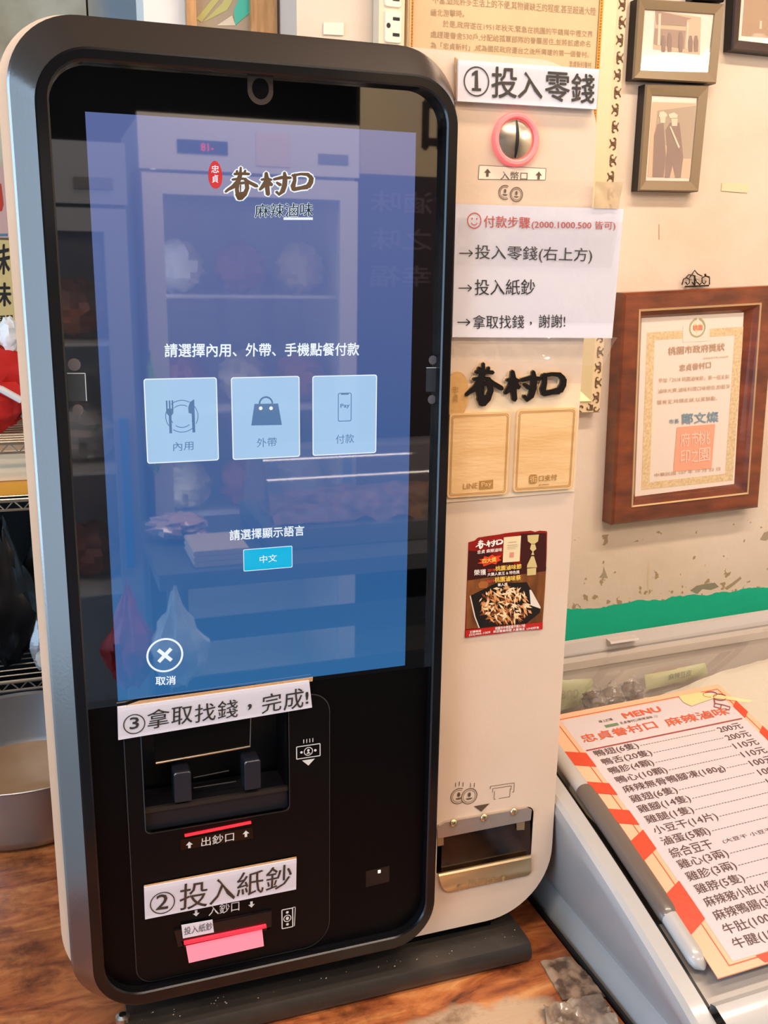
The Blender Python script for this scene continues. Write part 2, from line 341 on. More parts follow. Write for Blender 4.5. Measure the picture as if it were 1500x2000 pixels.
# ------------------------------------------------------------------ table
TZ = -.40
def woodmat():
    m = bpy.data.materials.new('worn_orange_wood'); m.use_nodes = True; nt = m.node_tree; b = nt.nodes['Principled BSDF']
    tc = nt.nodes.new('ShaderNodeTexCoord'); mp = nt.nodes.new('ShaderNodeMapping'); mp.inputs['Scale'].default_value = (1, 3.5, 1); nt.links.new(tc.outputs['Object'], mp.inputs[0])
    n = nt.nodes.new('ShaderNodeTexNoise'); n.inputs['Scale'].default_value = 9; n.inputs['Detail'].default_value = 10; n.inputs['Roughness'].default_value = .65; n.inputs['Distortion'].default_value = .8
    nt.links.new(mp.outputs[0], n.inputs['Vector'])
    r = nt.nodes.new('ShaderNodeValToRGB'); e = r.color_ramp.elements; e[0].position = .3; e[0].color = s2l('#4a2210'); e[1].position = .7; e[1].color = s2l('#d2935a')
    x = e.new(.43); x.color = s2l('#97502a'); x = e.new(.56); x.color = s2l('#ba6e3a'); nt.links.new(n.outputs[0], r.inputs[0])
    # worn pale patch in front of the kiosk
    mp2 = nt.nodes.new('ShaderNodeMapping'); mp2.inputs['Location'].default_value = (-.34*4.6, .095*13, 0); mp2.inputs['Scale'].default_value = (4.6, 13, 1); nt.links.new(tc.outputs['Object'], mp2.inputs[0])
    sp = nt.nodes.new('ShaderNodeSeparateXYZ'); nt.links.new(mp2.outputs[0], sp.inputs[0])
    cb = nt.nodes.new('ShaderNodeCombineXYZ'); nt.links.new(sp.outputs[0], cb.inputs[0]); nt.links.new(sp.outputs[1], cb.inputs[1])
    ln = nt.nodes.new('ShaderNodeVectorMath'); ln.operation = 'LENGTH'; nt.links.new(cb.outputs[0], ln.inputs[0])
    n2 = nt.nodes.new('ShaderNodeTexNoise'); n2.inputs['Scale'].default_value = 22; n2.inputs['Detail'].default_value = 8; nt.links.new(tc.outputs['Object'], n2.inputs['Vector'])
    ad = nt.nodes.new('ShaderNodeMath'); ad.operation = 'MULTIPLY_ADD'; ad.inputs[1].default_value = .9; nt.links.new(n2.outputs[0], ad.inputs[0]); nt.links.new(ln.outputs['Value'], ad.inputs[2])
    r2 = nt.nodes.new('ShaderNodeValToRGB'); r2.color_ramp.elements[0].position = .85; r2.color_ramp.elements[0].color = (1, 1, 1, 1); r2.color_ramp.elements[1].position = 1.38; r2.color_ramp.elements[1].color = (0, 0, 0, 1)
    nt.links.new(ad.outputs[0], r2.inputs[0])
    mx = nt.nodes.new('ShaderNodeMixRGB'); nt.links.new(r2.outputs[0], mx.inputs[0]); nt.links.new(r.outputs[0], mx.inputs[1]); mx.inputs[2].default_value = s2l('#c0a080')
    n4 = nt.nodes.new('ShaderNodeTexNoise'); n4.inputs['Scale'].default_value = 11; n4.inputs['Detail'].default_value = 9; n4.inputs['Roughness'].default_value = .7; nt.links.new(tc.outputs['Object'], n4.inputs['Vector'])
    r4 = nt.nodes.new('ShaderNodeValToRGB'); r4.color_ramp.elements[0].position = .32; r4.color_ramp.elements[0].color = (.22, .16, .13, 1); r4.color_ramp.elements[1].position = .52; r4.color_ramp.elements[1].color = (1, 1, 1, 1); nt.links.new(n4.outputs[0], r4.inputs[0])
    mxd = nt.nodes.new('ShaderNodeMixRGB'); mxd.blend_type = 'MULTIPLY'; mxd.inputs[0].default_value = 1; nt.links.new(mx.outputs[0], mxd.inputs[1]); nt.links.new(r4.outputs[0], mxd.inputs[2]); mx = mxd
    nt.links.new(mx.outputs[0], b.inputs['Base Color'])
    b.inputs['Roughness'].default_value = .38; b.inputs['Coat Weight'].default_value = .25; b.inputs['Coat Roughness'].default_value = .2
    bp = nt.nodes.new('ShaderNodeBump'); bp.inputs['Strength'].default_value = .6; bp.inputs['Distance'].default_value = .002; nt.links.new(n.outputs[0], bp.inputs['Height']); nt.links.new(bp.outputs[0], b.inputs['Normal'])
    return m
t = thing('counter_table', 'worn orange-brown wooden table top under the ordering kiosk', 'table', (0, 0, FLOOR))
mb = MB()
out = [(-.32, -.45), (.516, -.45), (.516, DW-.004), (XW0-.004, DW-.004), (XW0-.004, DP-.004), (XP0-.004, DP-.004), (XP0-.004, .79), (-.32, .79)]
mb.loft([[(x, y, TZ-.035) for x, y in out], [(x, y, TZ) for x, y in out]], True, True)
mb.build('table_top', woodmat(), t)
for lx, ly in ((-.27, -.4), (.46, -.4), (-.27, .7), (.05, .7)):
    MB().box((lx-.03, ly-.03, FLOOR), (lx+.03, ly+.03, TZ-.035)).build('leg', mat('table_leg', '#5a3a22', .6), t)

# ------------------------------------------------------------------ kiosk
WS, HS = .298, .5364     # screen size
K = thing('ordering_kiosk', 'black and cream self-ordering kiosk with a large glowing blue touchscreen', 'kiosk', (.22, .12, TZ))
# white body
BY = .020
coin_c = P2(1005.5, 273, BY)
tray = rrect(*P2(852, 1711, BY), P2(1041, 1584, BY)[0], P2(1030, 1578, BY)[1], (.004, .004, .010, .012), 6)
tray = rrect(.3505, -.2795, .4755, -.2112, (.004, .003, .010, .014), 6)
body = rrect(-.0680, -.3575, .5036, .6145, (.100, .085, .070, .062), 14)
bayh = rrect(.0190, -.1495, .1705, -.028, .006, 5)
mb = MB(); plate(mb, [body, [(coin_c[0]+.020*math.cos(a*math.pi/16), coin_c[1]+.020*math.sin(a*math.pi/16)) for a in range(32)], tray, bayh], BY, BY+.0025)
mb.build('front_panel', m_white, K)
mb = MB(); mb.loft([at(body, BY+.0026), at(body, BY+.30)], False, True)
mb.build('body_shell', m_white, K, True)
# bezel
mb = MB()
r0 = rrect(-.0600, -.3530, .3455, .6140, (.062, .062, .060, .060), 14)
r0b = rrect(-.0605, -.3535, .3460, .6145, (.062, .062, .060, .060), 14)
r1 = rrect(-.0398, -.3400, .3355, .5850, (.052, .052, .044, .046), 14)
r0c = rrect(-.0585, -.3522, .3448, .6125, (.0605, .0605, .0585, .0585), 14)
for aa, bb in (((r0, BY-.0002), (r0b, BY-.003)), ((r0b, BY-.003), (r0c, BY-.0050)), ((r0c, BY-.0050), (r1, -.0105))): mb.loft([at(*aa), at(*bb)])
mb.build('chamfered_frame', m_bezel, K, True, 60)
mb = MB()
r2 = rrect(-.0382, -.3385, .3340, .5832, (.050, .050, .043, .045), 14)
r3 = rrect(-.0300, -.3270, .3262, .5760, (.040, .040, .034, .034), 14)
r4 = rrect(-.0285, -.3255, .3247, .5745, (.039, .039, .033, .033), 14)
for aa, bb in (((r1, -.0105), (r1, -.0122)), ((r1, -.0122), (r2, -.0124)), ((r2, -.0124), (r3, -.0124)), ((r3, -.0124), (r4, -.0110)), ((r4, -.0110), (r4, .0005))): mb.loft([at(*aa), at(*bb)])
mb.build('inner_rim', mat('rim_black', '#0b0b0d', .18, ior=1.5), K, True, 60)
# glass
SEAM = -.0055
gl = rrect(-.0284, SEAM+.0004, .3246, .5744, (.001, .001, .0328, .0328), 14)
glass = MB(); plate(glass, [gl], 0.0, .004); glass.build('glass_panel', m_blackgl, K)
def screenmat():
    m = bpy.data.materials.new('screen_blue_glow'); m.use_nodes = True; nt = m.node_tree; b = nt.nodes['Principled BSDF']
    b.inputs['Base Color'].default_value = (.004, .004, .005, 1); b.inputs['Roughness'].default_value = .02; b.inputs['IOR'].default_value = 2.3
    tc = nt.nodes.new('ShaderNodeTexCoord'); sp = nt.nodes.new('ShaderNodeSeparateXYZ'); nt.links.new(tc.outputs['Object'], sp.inputs[0])
    mr = nt.nodes.new('ShaderNodeMapRange'); mr.inputs[1].default_value = 0; mr.inputs[2].default_value = HS; nt.links.new(sp.outputs[2], mr.inputs[0])
    r = nt.nodes.new('ShaderNodeValToRGB'); e = r.color_ramp.elements; e[0].position = 0; e[0].color = s2l('#2b6ba4'); e[1].position = 1; e[1].color = s2l('#5f6ea6')
    x = e.new(.30); x.color = s2l('#335f9a'); x = e.new(.6); x.color = s2l('#4b639c'); nt.links.new(mr.outputs[0], r.inputs[0])
    nt.links.new(r.outputs[0], b.inputs['Emission Color']); b.inputs['Emission Strength'].default_value = .80; return m
mb = MB(); mb.box((0, -.0004, 0), (WS, -.0001, HS)); DISP = mb.build('display', screenmat(), K)
def glow(n, c, s=1.0): return mat('glow_'+n, '#050505', .05, ior=1.5, emit=c, estr=s)
g_white = glow('white', '#eef6ff', .95); g_btn = glow('button', '#a9cdf0', .9); g_icon = glow('icon', '#5f84b4', .8); g_cyan = glow('cyan', '#12b4e0', .95)
Z7 = lambda X, Y: (250+X*.36667, 640+Y*.36667)
Z5 = lambda X, Y: (380+X*.34667, Y*.34667)
Z3 = lambda X, Y: (X*.26667, 1200+Y*.26667)
mb = MB()
ptext(mb, '請選擇內用、外帶、手機點餐付款', 0, Z7(195, 157), Z7(1228, 148), Z7(195, 85), .016, .0006)
mb.build('screen_lettering', g_white, DISP)
mb = MB(); ptext(mb, '請選擇顯示語言', 0, Z7(542, 1133), Z7(938, 1105), Z7(540, 1078), .012, .0006); mb.build('screen_lettering', g_white, DISP)
mb = MB(); ptext(mb, '取消', 0, Z3(1140, 518), Z3(1285, 510), Z3(1140, 455), .016, .0006); mb.build('screen_lettering', g_white, DISP)
mb = MB(); c = P2(*Z3(1207, 297), 0); ring2(mb, c, .0168, .0019, -.0008)
for s_ in (1, -1): line2(mb, (c[0]-.0062, c[1]-.0062*s_), (c[0]+.0062, c[1]+.0062*s_), .0036, -.0008-.0001*s_)
mb.build('cancel_icon', g_white, DISP)
btns = [((80,270),(470,265),(485,707),(103,722)), ((545,263),(912,257),(915,687),(558,703)), ((980,255),(1325,250),(1320,665),(982,683))]
BX = []
for q in btns:
    pts = [P2(*Z7(*p), 0) for p in q]; x0 = (pts[0][0]+pts[3][0])/2; x1 = (pts[1][0]+pts[2][0])/2; z1 = (pts[0][1]+pts[1][1])/2; z0 = (pts[2][1]+pts[3][1])/2
    BX.append((x0, z0, x1, z1))
for i, (x0, z0, x1, z1) in enumerate(BX):
    mb = MB(); poly2(mb, rrect(x0, z0, x1, z1, .0025, 5), -.0010)
    B = mb.build('screen_button', g_btn, K)
    mb = MB(); o1 = rrect(x0, z0, x1, z1, .0025, 5); o2 = rrect(x0+.0009, z0+.0009, x1-.0009, z1-.0009, .002, 5)
    mb.loft([at(o1, -.0012), at(o2, -.0012)]); mb.build('button_outline', g_white, B)
    mb = MB()
    cx = (x0+x1)/2; cz = z0+(z1-z0)*.55; Y = -.0013
    if i == 0:
        ptext(mb, '內用', 0, Z7(240, 657), Z7(347, 650), Z7(240, 610), .0, .0013)
        for rr in (.0148, .0104):
            for a0, a1 in ((60, 130), (150, 215), (235, 310), (-30, 40)): ring2(mb, (cx, cz), rr, .0007, Y, 16, a0, a1)
        fx = cx-.0108
        for k in (-1, 0, 1): line2(mb, (fx+k*.0026, cz+.0065), (fx+k*.0026, cz+.0150), .0014, Y-.0001)
        poly2(mb, [(fx-.0034, cz+.0075), (fx+.0034, cz+.0075), (fx+.0030, cz+.003), (fx+.0013, cz+.001), (fx-.0013, cz+.001), (fx-.0030, cz+.003)], Y-.0002)
        line2(mb, (fx, cz+.003), (fx, cz-.0155), .0024, Y-.0003)
        kx = cx+.0104
        poly2(mb, [(kx+.0014, cz+.0155), (kx+.0014, cz-.0155), (kx-.0012, cz-.0155), (kx-.0014, cz+.002), (kx-.0042, cz+.003), (kx-.0044, cz+.008), (kx-.0026, cz+.013)], Y-.0002)
    elif i == 1:
        ptext(mb, '外帶', 0, Z7(685, 637), Z7(790, 630), Z7(685, 588), .0, .0013)
        pb = [P2(*Z7(*p), 0) for p in ((672,405),(798,403),(818,517),(655,520))]; poly2(mb, pb, Y)
        c = P2(*Z7(733, 398), 0); ring2(mb, (c[0], c[1]-.001), .0062, .0016, Y-.0001, 20, 0, 180)
    else:
        ptext(mb, '付款', 0, Z7(1105, 618), Z7(1202, 612), Z7(1105, 570), .0, .0013)
        c0 = P2(*Z7(1116, 500), 0); c1 = P2(*Z7(1189, 345), 0)
        mb.loft([at(rrect(c0[0], c0[1], c1[0], c1[1], .0018, 4), Y), at(rrect(c0[0]+.0008, c0[1]+.0008, c1[0]-.0008, c1[1]-.0008, .0012, 4), Y)])
        line2(mb, ((c0[0]+c1[0])/2-.004, c1[1]-.001), ((c0[0]+c1[0])/2+.004, c1[1]-.001), .0018, Y-.0001)
        ptext(mb, 'Pay', 0, Z7(1130, 432), Z7(1178, 428), Z7(1130, 406), .02, .0013)
    mb.build('button_icon', g_icon, B)
    if i == 1:
        mb = MB()
        for p in ((705, 428), (760, 428)): disc2(mb, P2(*Z7(*p), 0), .0018, .0018, Y-.0002, 14)
        mb.build('icon_dots', g_white, B)
pts = [P2(*Z7(*p), 0) for p in ((612,1180),(873,1160),(875,1275),(615,1297))]
x0, x1 = (pts[0][0]+pts[3][0])/2, (pts[1][0]+pts[2][0])/2; z1, z0 = (pts[0][1]+pts[1][1])/2, (pts[2][1]+pts[3][1])/2
mb = MB(); poly2(mb, rrect(x0, z0, x1, z1, .0012, 4), -.0010); B = mb.build('language_button', g_cyan, K)
mb = MB(); mb.loft([at(rrect(x0, z0, x1, z1, .0012, 4), -.0012), at(rrect(x0+.0006, z0+.0006, x1-.0006, z1-.0006, .001, 4), -.0012)])
ptext(mb, '中文', 0, Z7(700, 1253), Z7(792, 1243), Z7(700, 1213), .004, .0013); mb.build('button_lettering', g_white, B)
# shop logo on the screen
bl, br, tl = [U(*Z5(*p), 1, 0) for p in ((168, 1135), (662, 1118), (168, 938))]
LOGO = brush(MB(), bl, br, tl, -.0010, -.0008, 26).build('screen_logo', g_white, K)
brush(MB(), bl, br, tl, -.0014, -.0012, -4).build('logo_strokes', glow('brown', '#6a4a2e', .75), LOGO)
mb = MB(); ptext(mb, '麻辣滷味', 0, Z5(338, 1228), Z5(665, 1218), Z5(338, 1150), .05, .0010); pline(mb, [Z5(500, 1232), Z5(665, 1232)], 0, .0022, .0009)
mb.build('logo_outline', g_white, LOGO)
mb = MB(); ptext(mb, '麻辣滷味', 0, Z5(338, 1228), Z5(665, 1218), Z5(338, 1150), .006, .0014); mb.build('logo_subtitle', glow('teal', '#1c3a4c', .5), LOGO)
mb = MB(); c = P2(*Z5(116, 985), 0); mb.add([(c[0]+.0062*math.cos(a)*(1-.12*math.sin(a)), -.0010, c[1]+.0118*math.sin(a)) for a in [k*math.pi/12 for k in range(24)]], [tuple(range(24))])
mb.build('logo_seal', glow('red', '#d8232c', .9), LOGO)
mb = MB(); ptext(mb, '忠', 0, Z5(93, 975), Z5(136, 975), Z5(93, 932), .01, .0013); ptext(mb, '貞', 0, Z5(97, 1030), Z5(132, 1030), Z5(97, 985), .01, .0013); mb.build('seal_lettering', g_white, LOGO)
# camera window, side sensor stickers
mb = MB(); c = P2(*Z5(370, 500), 0)
cw = [(c[0]-.0115, c[1]+.0125), (c[0]+.0115, c[1]+.0125)]+[(c[0]+.0115*math.cos(-k*math.pi/14), c[1]-.002-.0115*math.sin(k*math.pi/14)) for k in range(15)]
poly2(mb, cw, -.0006); CW = mb.build('camera_window', mat('smoked_window', '#3a302a', .15, ior=1.6), K)
mb = MB(); disc2(mb, (c[0], c[1]), .0075, .0088, -.0009); mb.build('camera_lens', mat('lens_dark', '#0c0a0c', .04, ior=2.0), CW)
for (px, py, rr) in ((145, 712, .0055), (152, 800, .0048), (845, 703, .0045), (843, 780, .0045)):
    mb = MB(); disc2(mb, P2(px, py, 0), rr, rr, -.0006); mb.build('sensor_dot', mat('grey_dot', '#57555a', .4), K)
for q in (((131, 729), (166, 729), (169, 783), (134, 783)), ((832, 718), (857, 718), (856, 765), (831, 765))):
    mb = MB(); poly2(mb, [P2(*p, 0) for p in q], -.0006); B = mb.build('sensor_window', mat('sensor_grey', '#33383d', .12, ior=1.7), K)
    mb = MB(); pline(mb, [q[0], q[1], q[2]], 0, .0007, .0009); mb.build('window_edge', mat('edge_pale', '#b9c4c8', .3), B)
# lower black panel with bill outlet and bill inlet
bay = rrect(.0202, -.1480, .1690, -.030, .006, 5)
slotx0, slotz0 = P2(366, 1862, 0); slotx1, slotz1 = P2(516, 1800, 0)
slot = rrect(.0530, -.2890, .1455, -.2645, .002, 3)
low = rrect(-.0284, -.3254, .3246, SEAM, (.0385, .0385, .001, .001), 12)
mb = MB(); plate(mb, [low, bay, slot], -.0006, .003); mb.build('lower_panel', m_black, K)
mod = rrect(.0030, -.3290+.006, .2140, -.0180, (.018, .030, .022, .020), 10)
mb = MB(); plate(mb, [mod, bay, slot], -.0020, -.0007); MOD = mb.build('bill_module', mat('module_black', '#050506', .38, ior=1.38, spec=.3, bump=.1, bscale=900), K)
mb = MB(); e1 = mod; cxm, czm = .1085, -.17
mb.loft([at(mod, -.00205), at([(x+(cxm-x)*.008, z+(czm-z)*.006) for x, z in mod], -.0024)]); mb.build('module_edge', mat('edge_dark_sheen', '#2c2a28', .25), MOD)
mb = MB(); mb.loft([at([(x+(.0946-x)*-.012, z+(-.089-z)*-.014) for x, z in bay], -.0024), at(bay, -.0030), at(bay, -.0006)]); mb.build('bay_lip', mat('edge_dark_sheen', '#2c2a28', .25), MOD)
mb = MB(); bb = rrect(.0202, -.1480, .1690, -.030, .006, 5); mb.loft([at(bb, 0), at(bb, .055)], False, True); BAY = mb.build('bill_outlet_bay', mat('bay_black', '#060608', .35), K)
# tray lip inside the bay
mb = MB(); mb.box((.0205, .004, -.1475), (.1687, .050, -.128)); mb.build('bay_tray', mat('bay_tray', '#15151a', .4), BAY)
mb = MB(); mb.box((.0205, .0015, -.127), (.1687, .006, -.1225)); mb.build('tray_edge', mat('tray_edge', '#26221e', .3), BAY)
pts = [U(*p, 1, .012) for p in ((298, 1415), (490, 1392), (488, 1457), (304, 1490))]
mb = MB(); a = [Vector(p) for p in pts]; a[0].z = a[1].z = -.032
mb.add(a+[p+Vector((0, .002, 0)) for p in a], [(0, 1, 2, 3), (7, 6, 5, 4), (0, 4, 5, 1), (1, 5, 6, 2), (2, 6, 7, 3), (3, 7, 4, 0)])
SH = mb.build('bill_shutter', mat('shutter_dark', '#15120f', .2, metal=.6), BAY)
mb = MB(); line = [(a[3].x, a[3].z), (a[2].x, a[2].z)]; mb.tube([(a[3].x, .011, a[3].z), (a[2].x, .011, a[2].z)], .0010, 6); mb.tube([(a[2].x, .011, a[2].z), (a[1].x, .011, a[1].z)], .0006, 6)
mb.build('shutter_edge', mat('edge_steel', '#a89c88', .3, metal=.9), SH)
for q in (((339, 1510), (373, 1506), (376, 1563), (339, 1568)), ((477, 1489), (509, 1482), (510, 1538), (477, 1544))):
    p = [P2(*v, -.001) for v in q]
    x0, x1 = p[0][0], p[1][0]; z1 = (p[0][1]+p[1][1])/2; z0 = (p[2][1]+p[3][1])/2
    mb = MB(); o = rrect(x0, z0, x1, z1, (.0005, .0005, .0028, .0028), 5)
    mb.loft([at(o, .020), at(o, -.001), at(rrect(x0+.0008, z0+.0004, x1-.0008, z1-.0008, (.0005, .0005, .0024, .0024), 5), -.002)], True, True)
    mb.build('bill_guide_clip', mat('clip_charcoal', '#1e1f26', .32, coat=.3), BAY)
mb = MB()
for (p, q) in (((378, 1519), (447, 1505)), ((378, 1539), (461, 1526))):
    a_, b_ = U(*p, 1, .02), U(*q, 1, .02); mb.tube([a_, b_], .0007, 5)
mb.build('bay_rails', mat('rail_grey', '#3c3a38', .3), BAY)
# red light bar, printed label, icons
a_, b_ = U(361, 1632, 1, -.003), U(490, 1606, 1, -.003)
mb = MB(); mb.tube([a_+(b_-a_)*k/6 for k in range(7)], .0015, 8); mb.build('red_light_bar', mat('red_glow', '#400505', .3, emit='#ff1a24', estr=3.2), MOD, True)
Z4 = lambda X, Y: (200+X*.32, 1300+Y*.32)
Z6 = lambda X, Y: (240+X*.42667, 1560+Y*.42667)
mb = MB(); poly2(mb, [P2(*Z4(*p), -.002) for p in ((475, 1062), (915, 985), (920, 1052), (478, 1125))], -.0024); LB = mb.build('outlet_label', mat('label_black', '#020203', .15), MOD)
m_pr = mat('print_white', '#cfccc6', .5)
mb = MB(); ptext(mb, '出鈔口', -.002, Z4(603, 1103), Z4(802, 1066), Z4(603, 1048), .006, .0008)
def arrow(mb, px, py, Y, h, up=1, off=.0008):
    c = P2(px, py, Y); y = Y-off
    poly2(mb, [(c[0], c[1]+up*h*.5), (c[0]-h*.48, c[1]), (c[0]+h*.48, c[1])], y); poly2(mb, [(c[0]-h*.18, c[1]), (c[0]+h*.18, c[1]), (c[0]+h*.18, c[1]-up*h*.5), (c[0]-h*.18, c[1]-up*h*.5)], y)
arrow(mb, *Z4(530, 1092), -.002, .0075); arrow(mb, *Z4(875, 1024), -.002, .0075); mb.build('label_lettering', m_pr, LB)
mb = MB(); ptext(mb, '入鈔口', -.002, Z6(392, 535), Z6(532, 510), Z6(392, 488), .006, .0008); arrow(mb, *Z6(335, 522), -.002, .0075, -1); arrow(mb, *Z6(588, 482), -.002, .0075, -1)
mb.build('inlet_lettering', m_pr, MOD)
# banknote icons
mb = MB(); c = P2(602, 1467, -.002); y = -.0026
def rect_o(mb, c, w_, h, t_, y):
    for s_ in (1, -1):
        line2(mb, (c[0]-w_/2, c[1]+s_*h/2), (c[0]+w_/2, c[1]+s_*h/2), t_, y); line2(mb, (c[0]+s_*w_/2, c[1]-h/2), (c[0]+s_*w_/2, c[1]+h/2), t_, y-.0001)
rect_o(mb, c, .0255, .0140, .0010, y); ring2(mb, c, .0045, .0009, y); disc2(mb, (c[0], c[1]+.0012), .0014, .0014, y); poly2(mb, [(c[0]-.0024, c[1]-.0026), (c[0]+.0024, c[1]-.0026), (c[0], c[1])], y-.0001)
for s_ in (1, -1):
    disc2(mb, (c[0]+s_*.0075, c[1]), .0014, .0014, y)
poly2(mb, [(c[0]-.0070, c[1]-.0095), (c[0]+.0070, c[1]-.0095), (c[0], c[1]-.0165)], y)
for k in range(4): line2(mb, (c[0]-.005+k*.0033, c[1]+.010), (c[0]-.005+k*.0033, c[1]+.0145), .0008, y)
mb.build('banknote_icon', m_pr, MOD)
mb = MB(); c = P2(561, 1793, -.002); rect_o(mb, c, .0120, .0235, .0012, y); ring2(mb, c, .0040, .0010, y); disc2(mb, c, .0018, .0022, y)
for s_ in (1, -1): disc2(mb, (c[0], c[1]+s_*.0075), .0016, .0016, y)
line2(mb, (c[0]+.0090, c[1]+.0115), (c[0]+.0078, c[1]-.0115), .0008, y); line2(mb, (c[0]+.0060, c[1]+.0122), (c[0]+.0090, c[1]+.0122), .0008, y)
mb.build('banknote_icon', m_pr, MOD)
# bill inlet
mb = MB(); hs = rrect(.0430, -.2930, .1580, -.2545, .003, 4)
hs = [P2(*Z6(*p), -.004) for p in ((235, 603), (680, 512), (680, 585), (252, 678))]
sl = [P2(*Z6(*p), -.004) for p in ((265, 650), (655, 570), (660, 600), (278, 678))]
mb.loft([at(hs, -.002), at([(x, z) for x, z in hs], -.0048), at(sl, -.0048), at(sl, .0)], False, False); mb.build('inlet_housing', mat('housing_black', '#0d0d10', .28), K)
q = [U(*Z6(*p), 1, -.0065) for p in ((285, 668), (648, 592), (642, 612), (296, 690))]
a_, b_ = U(*Z6(280, 660), 1, -.006), U(*Z6(655, 582), 1, -.006)
mb = MB(); mb.tube([a_+(b_-a_)*k/12 for k in range(13)], .0022, 8); INL = mb.build('inlet_red_light', mat('red_glow2', '#500808', .3, emit='#ff2030', estr=2.4), K, True)
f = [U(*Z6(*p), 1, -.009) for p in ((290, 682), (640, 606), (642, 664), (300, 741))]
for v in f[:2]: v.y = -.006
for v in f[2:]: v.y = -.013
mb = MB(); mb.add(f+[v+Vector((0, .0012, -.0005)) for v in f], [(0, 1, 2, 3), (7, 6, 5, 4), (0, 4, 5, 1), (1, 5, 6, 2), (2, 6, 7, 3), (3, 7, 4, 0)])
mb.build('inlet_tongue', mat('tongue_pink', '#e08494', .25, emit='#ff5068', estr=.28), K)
# scanner window
mb = MB(); p = [P2(*v, 0) for v in ((714, 1701), (760, 1690), (760, 1721), (714, 1732))]
poly2(mb, p, -.0009); SCW = mb.build('scanner_window', mat('scanner_black', '#121214', .2), K)
mb = MB(); c = P2(740, 1701, 0); poly2(mb, rrect(c[0]-.0016, c[1]-.002, c[0]+.0016, c[1]+.002, .0004, 2), -.0013); mb.build('scanner_light', mat('warm_led', '#ffffff', .4, emit='#ffe0a0', estr=1.6), SCW)
# coin slot
mb = MB(); mb.lathe([(.0195, -.003), (.0195, .0042), (.0210, .0058), (.0236, .0058), (.0253, .0040), (.0256, 0.0), (.0256, -.001)], (coin_c[0], BY, coin_c[1]), 48, 'y')
CS = mb.build('coin_slot_ring', mat('coin_ring_red', '#d98a80', .35, emit='#ff3048', estr=.75), K, True)
domeh = lambda r: .0074-.0046*(r/.0195)**2
mb = MB(); mb.lathe([(.0197, .001)]+[(r*.0195, domeh(r*.0195)) for r in (1, .9, .8, .65, .5, .35, .2, .1, 0)], (coin_c[0], BY, coin_c[1]), 48, 'y'); mb.build('coin_button', mat('satin_steel', '#c9bfae', .28, metal=1), CS, True)
mb = MB(); zz = [-.0178+.0356*k/24 for k in range(25)]
mb.loft([[(coin_c[0]+sx*(.0017*math.sqrt(max(0.02, 1-(z/.0184)**2)))-.0008, BY-domeh(abs(z))-.0004, coin_c[1]+z) for z in zz] for sx in (-1, 1)], close=False)
mb.build('coin_slit', mat('slit_black', '#020202', .6), CS)
Z1 = lambda X, Y: (750+X/3, Y/3)
mb = MB(); poly2(mb, [P2(*Z1(*p), BY) for p in ((557, 968), (948, 987), (944, 1055), (552, 1050))], BY-.0003); CL = mb.build('coin_label', mat('label_cream', '#ead9c0', .4), K)
mb = MB(); ptext(mb, '入幣口', BY, Z1(680, 1053), Z1(838, 1057), Z1(682, 1003), .0, .0006); arrow(mb, *Z1(605, 1012), BY, .0075, 1, .0006); arrow(mb, *Z1(905, 1028), BY, .0075, 1, .0006)
rr = [Z1(*p) for p in ((557, 968), (948, 987), (944, 1055), (552, 1050))]; pline(mb, rr+rr[:1], BY, .0004, .0005); mb.build('label_lettering', mat('print_brown', '#5a4634', .5), CL)
def coins(px1, px2, py1, py2, r, Y):
    mb = MB(); m_ = mat('print_brown', '#5a4634', .5)
    c1, c2 = P2(px1, py1, Y), P2(px2, py2, Y)
    for c_, off, a0 in ((c1, 0, 60), (c2, .0002, 0)):
        for rr, wd in ((r, .0009), (r*.78, .0005)):
            ring2(mb, c_, rr, wd, Y-.0005-off, 30, a0, a0+(360 if a0 == 0 else 240))
        disc2(mb, (c_[0], c_[1]+r*.2), r*.2, r*.3, Y-.0005-off, 14)
        mb.add([(c_[0]+r*.42*math.cos(t_), Y-.0005-off, c_[1]-r*.25+r*.2*math.sin(t_)) for t_ in [math.pi+k*math.pi/8 for k in range(9)]], [tuple(range(9))])
    return mb
coins(986, 1008, 376, 380, .0068, BY).build('coin_icon', mat('print_brown', '#5a4634', .5), K)
# change tray
mb = MB(); mb.loft([at(tray, BY+.001), at(tray, BY+.045)], False, True); CT = mb.build('change_tray_recess', mat('recess_brown', '#2a1a10', .4, color2='#120b07', vscale=40), K)
ZD = lambda X, Y: (820+X/5, 1480+Y/5)
def slab(pp, y0, y1):
    m_ = MB(); p = [(v[0], v[1]) for v in pp]; n = len(p)
    m_.add([(x, y0, z) for x, z in p]+[(x, y1, z) for x, z in p], [tuple(range(n)), tuple(range(2*n-1, n-1, -1))]+[(i, (i+1) % n, n+(i+1) % n, n+i) for i in range(n)]); return m_
slab([P2(*ZD(*p), BY-.001) for p in ((165, 690), (180, 655), (250, 618), (1040, 480), (1085, 500), (1072, 600), (212, 770), (170, 775))], BY-.0035, BY-.0005).build('steel_hinge_bar', mat('hinge_steel', '#c4b6a8', .35, metal=.8, bump=.3, bscale=80), CT)
for p in ((330, 640), (627, 586), (920, 528)):
    c = P2(*ZD(*p), BY-.004); mb = MB(); mb.lathe([(.0052, -.0005), (.0052, .0006), (.0040, .0022), (.002, .003), (0, .0033)], (c[0], BY-.0034, c[1]), 20, 'y'); mb.build('dome_screw', mat('brass_screw', '#d9c49a', .22, metal=1), CT, True)
slab([P2(*ZD(*p), BY+.003) for p in ((212, 760), (1072, 590), (1082, 950), (205, 1120))], BY+.002, BY+.003).build('flap_window', mat('smoked_flap', '#3a2415', .12, ior=1.5, color2='#170e08', vscale=30, alpha=.9), CT)
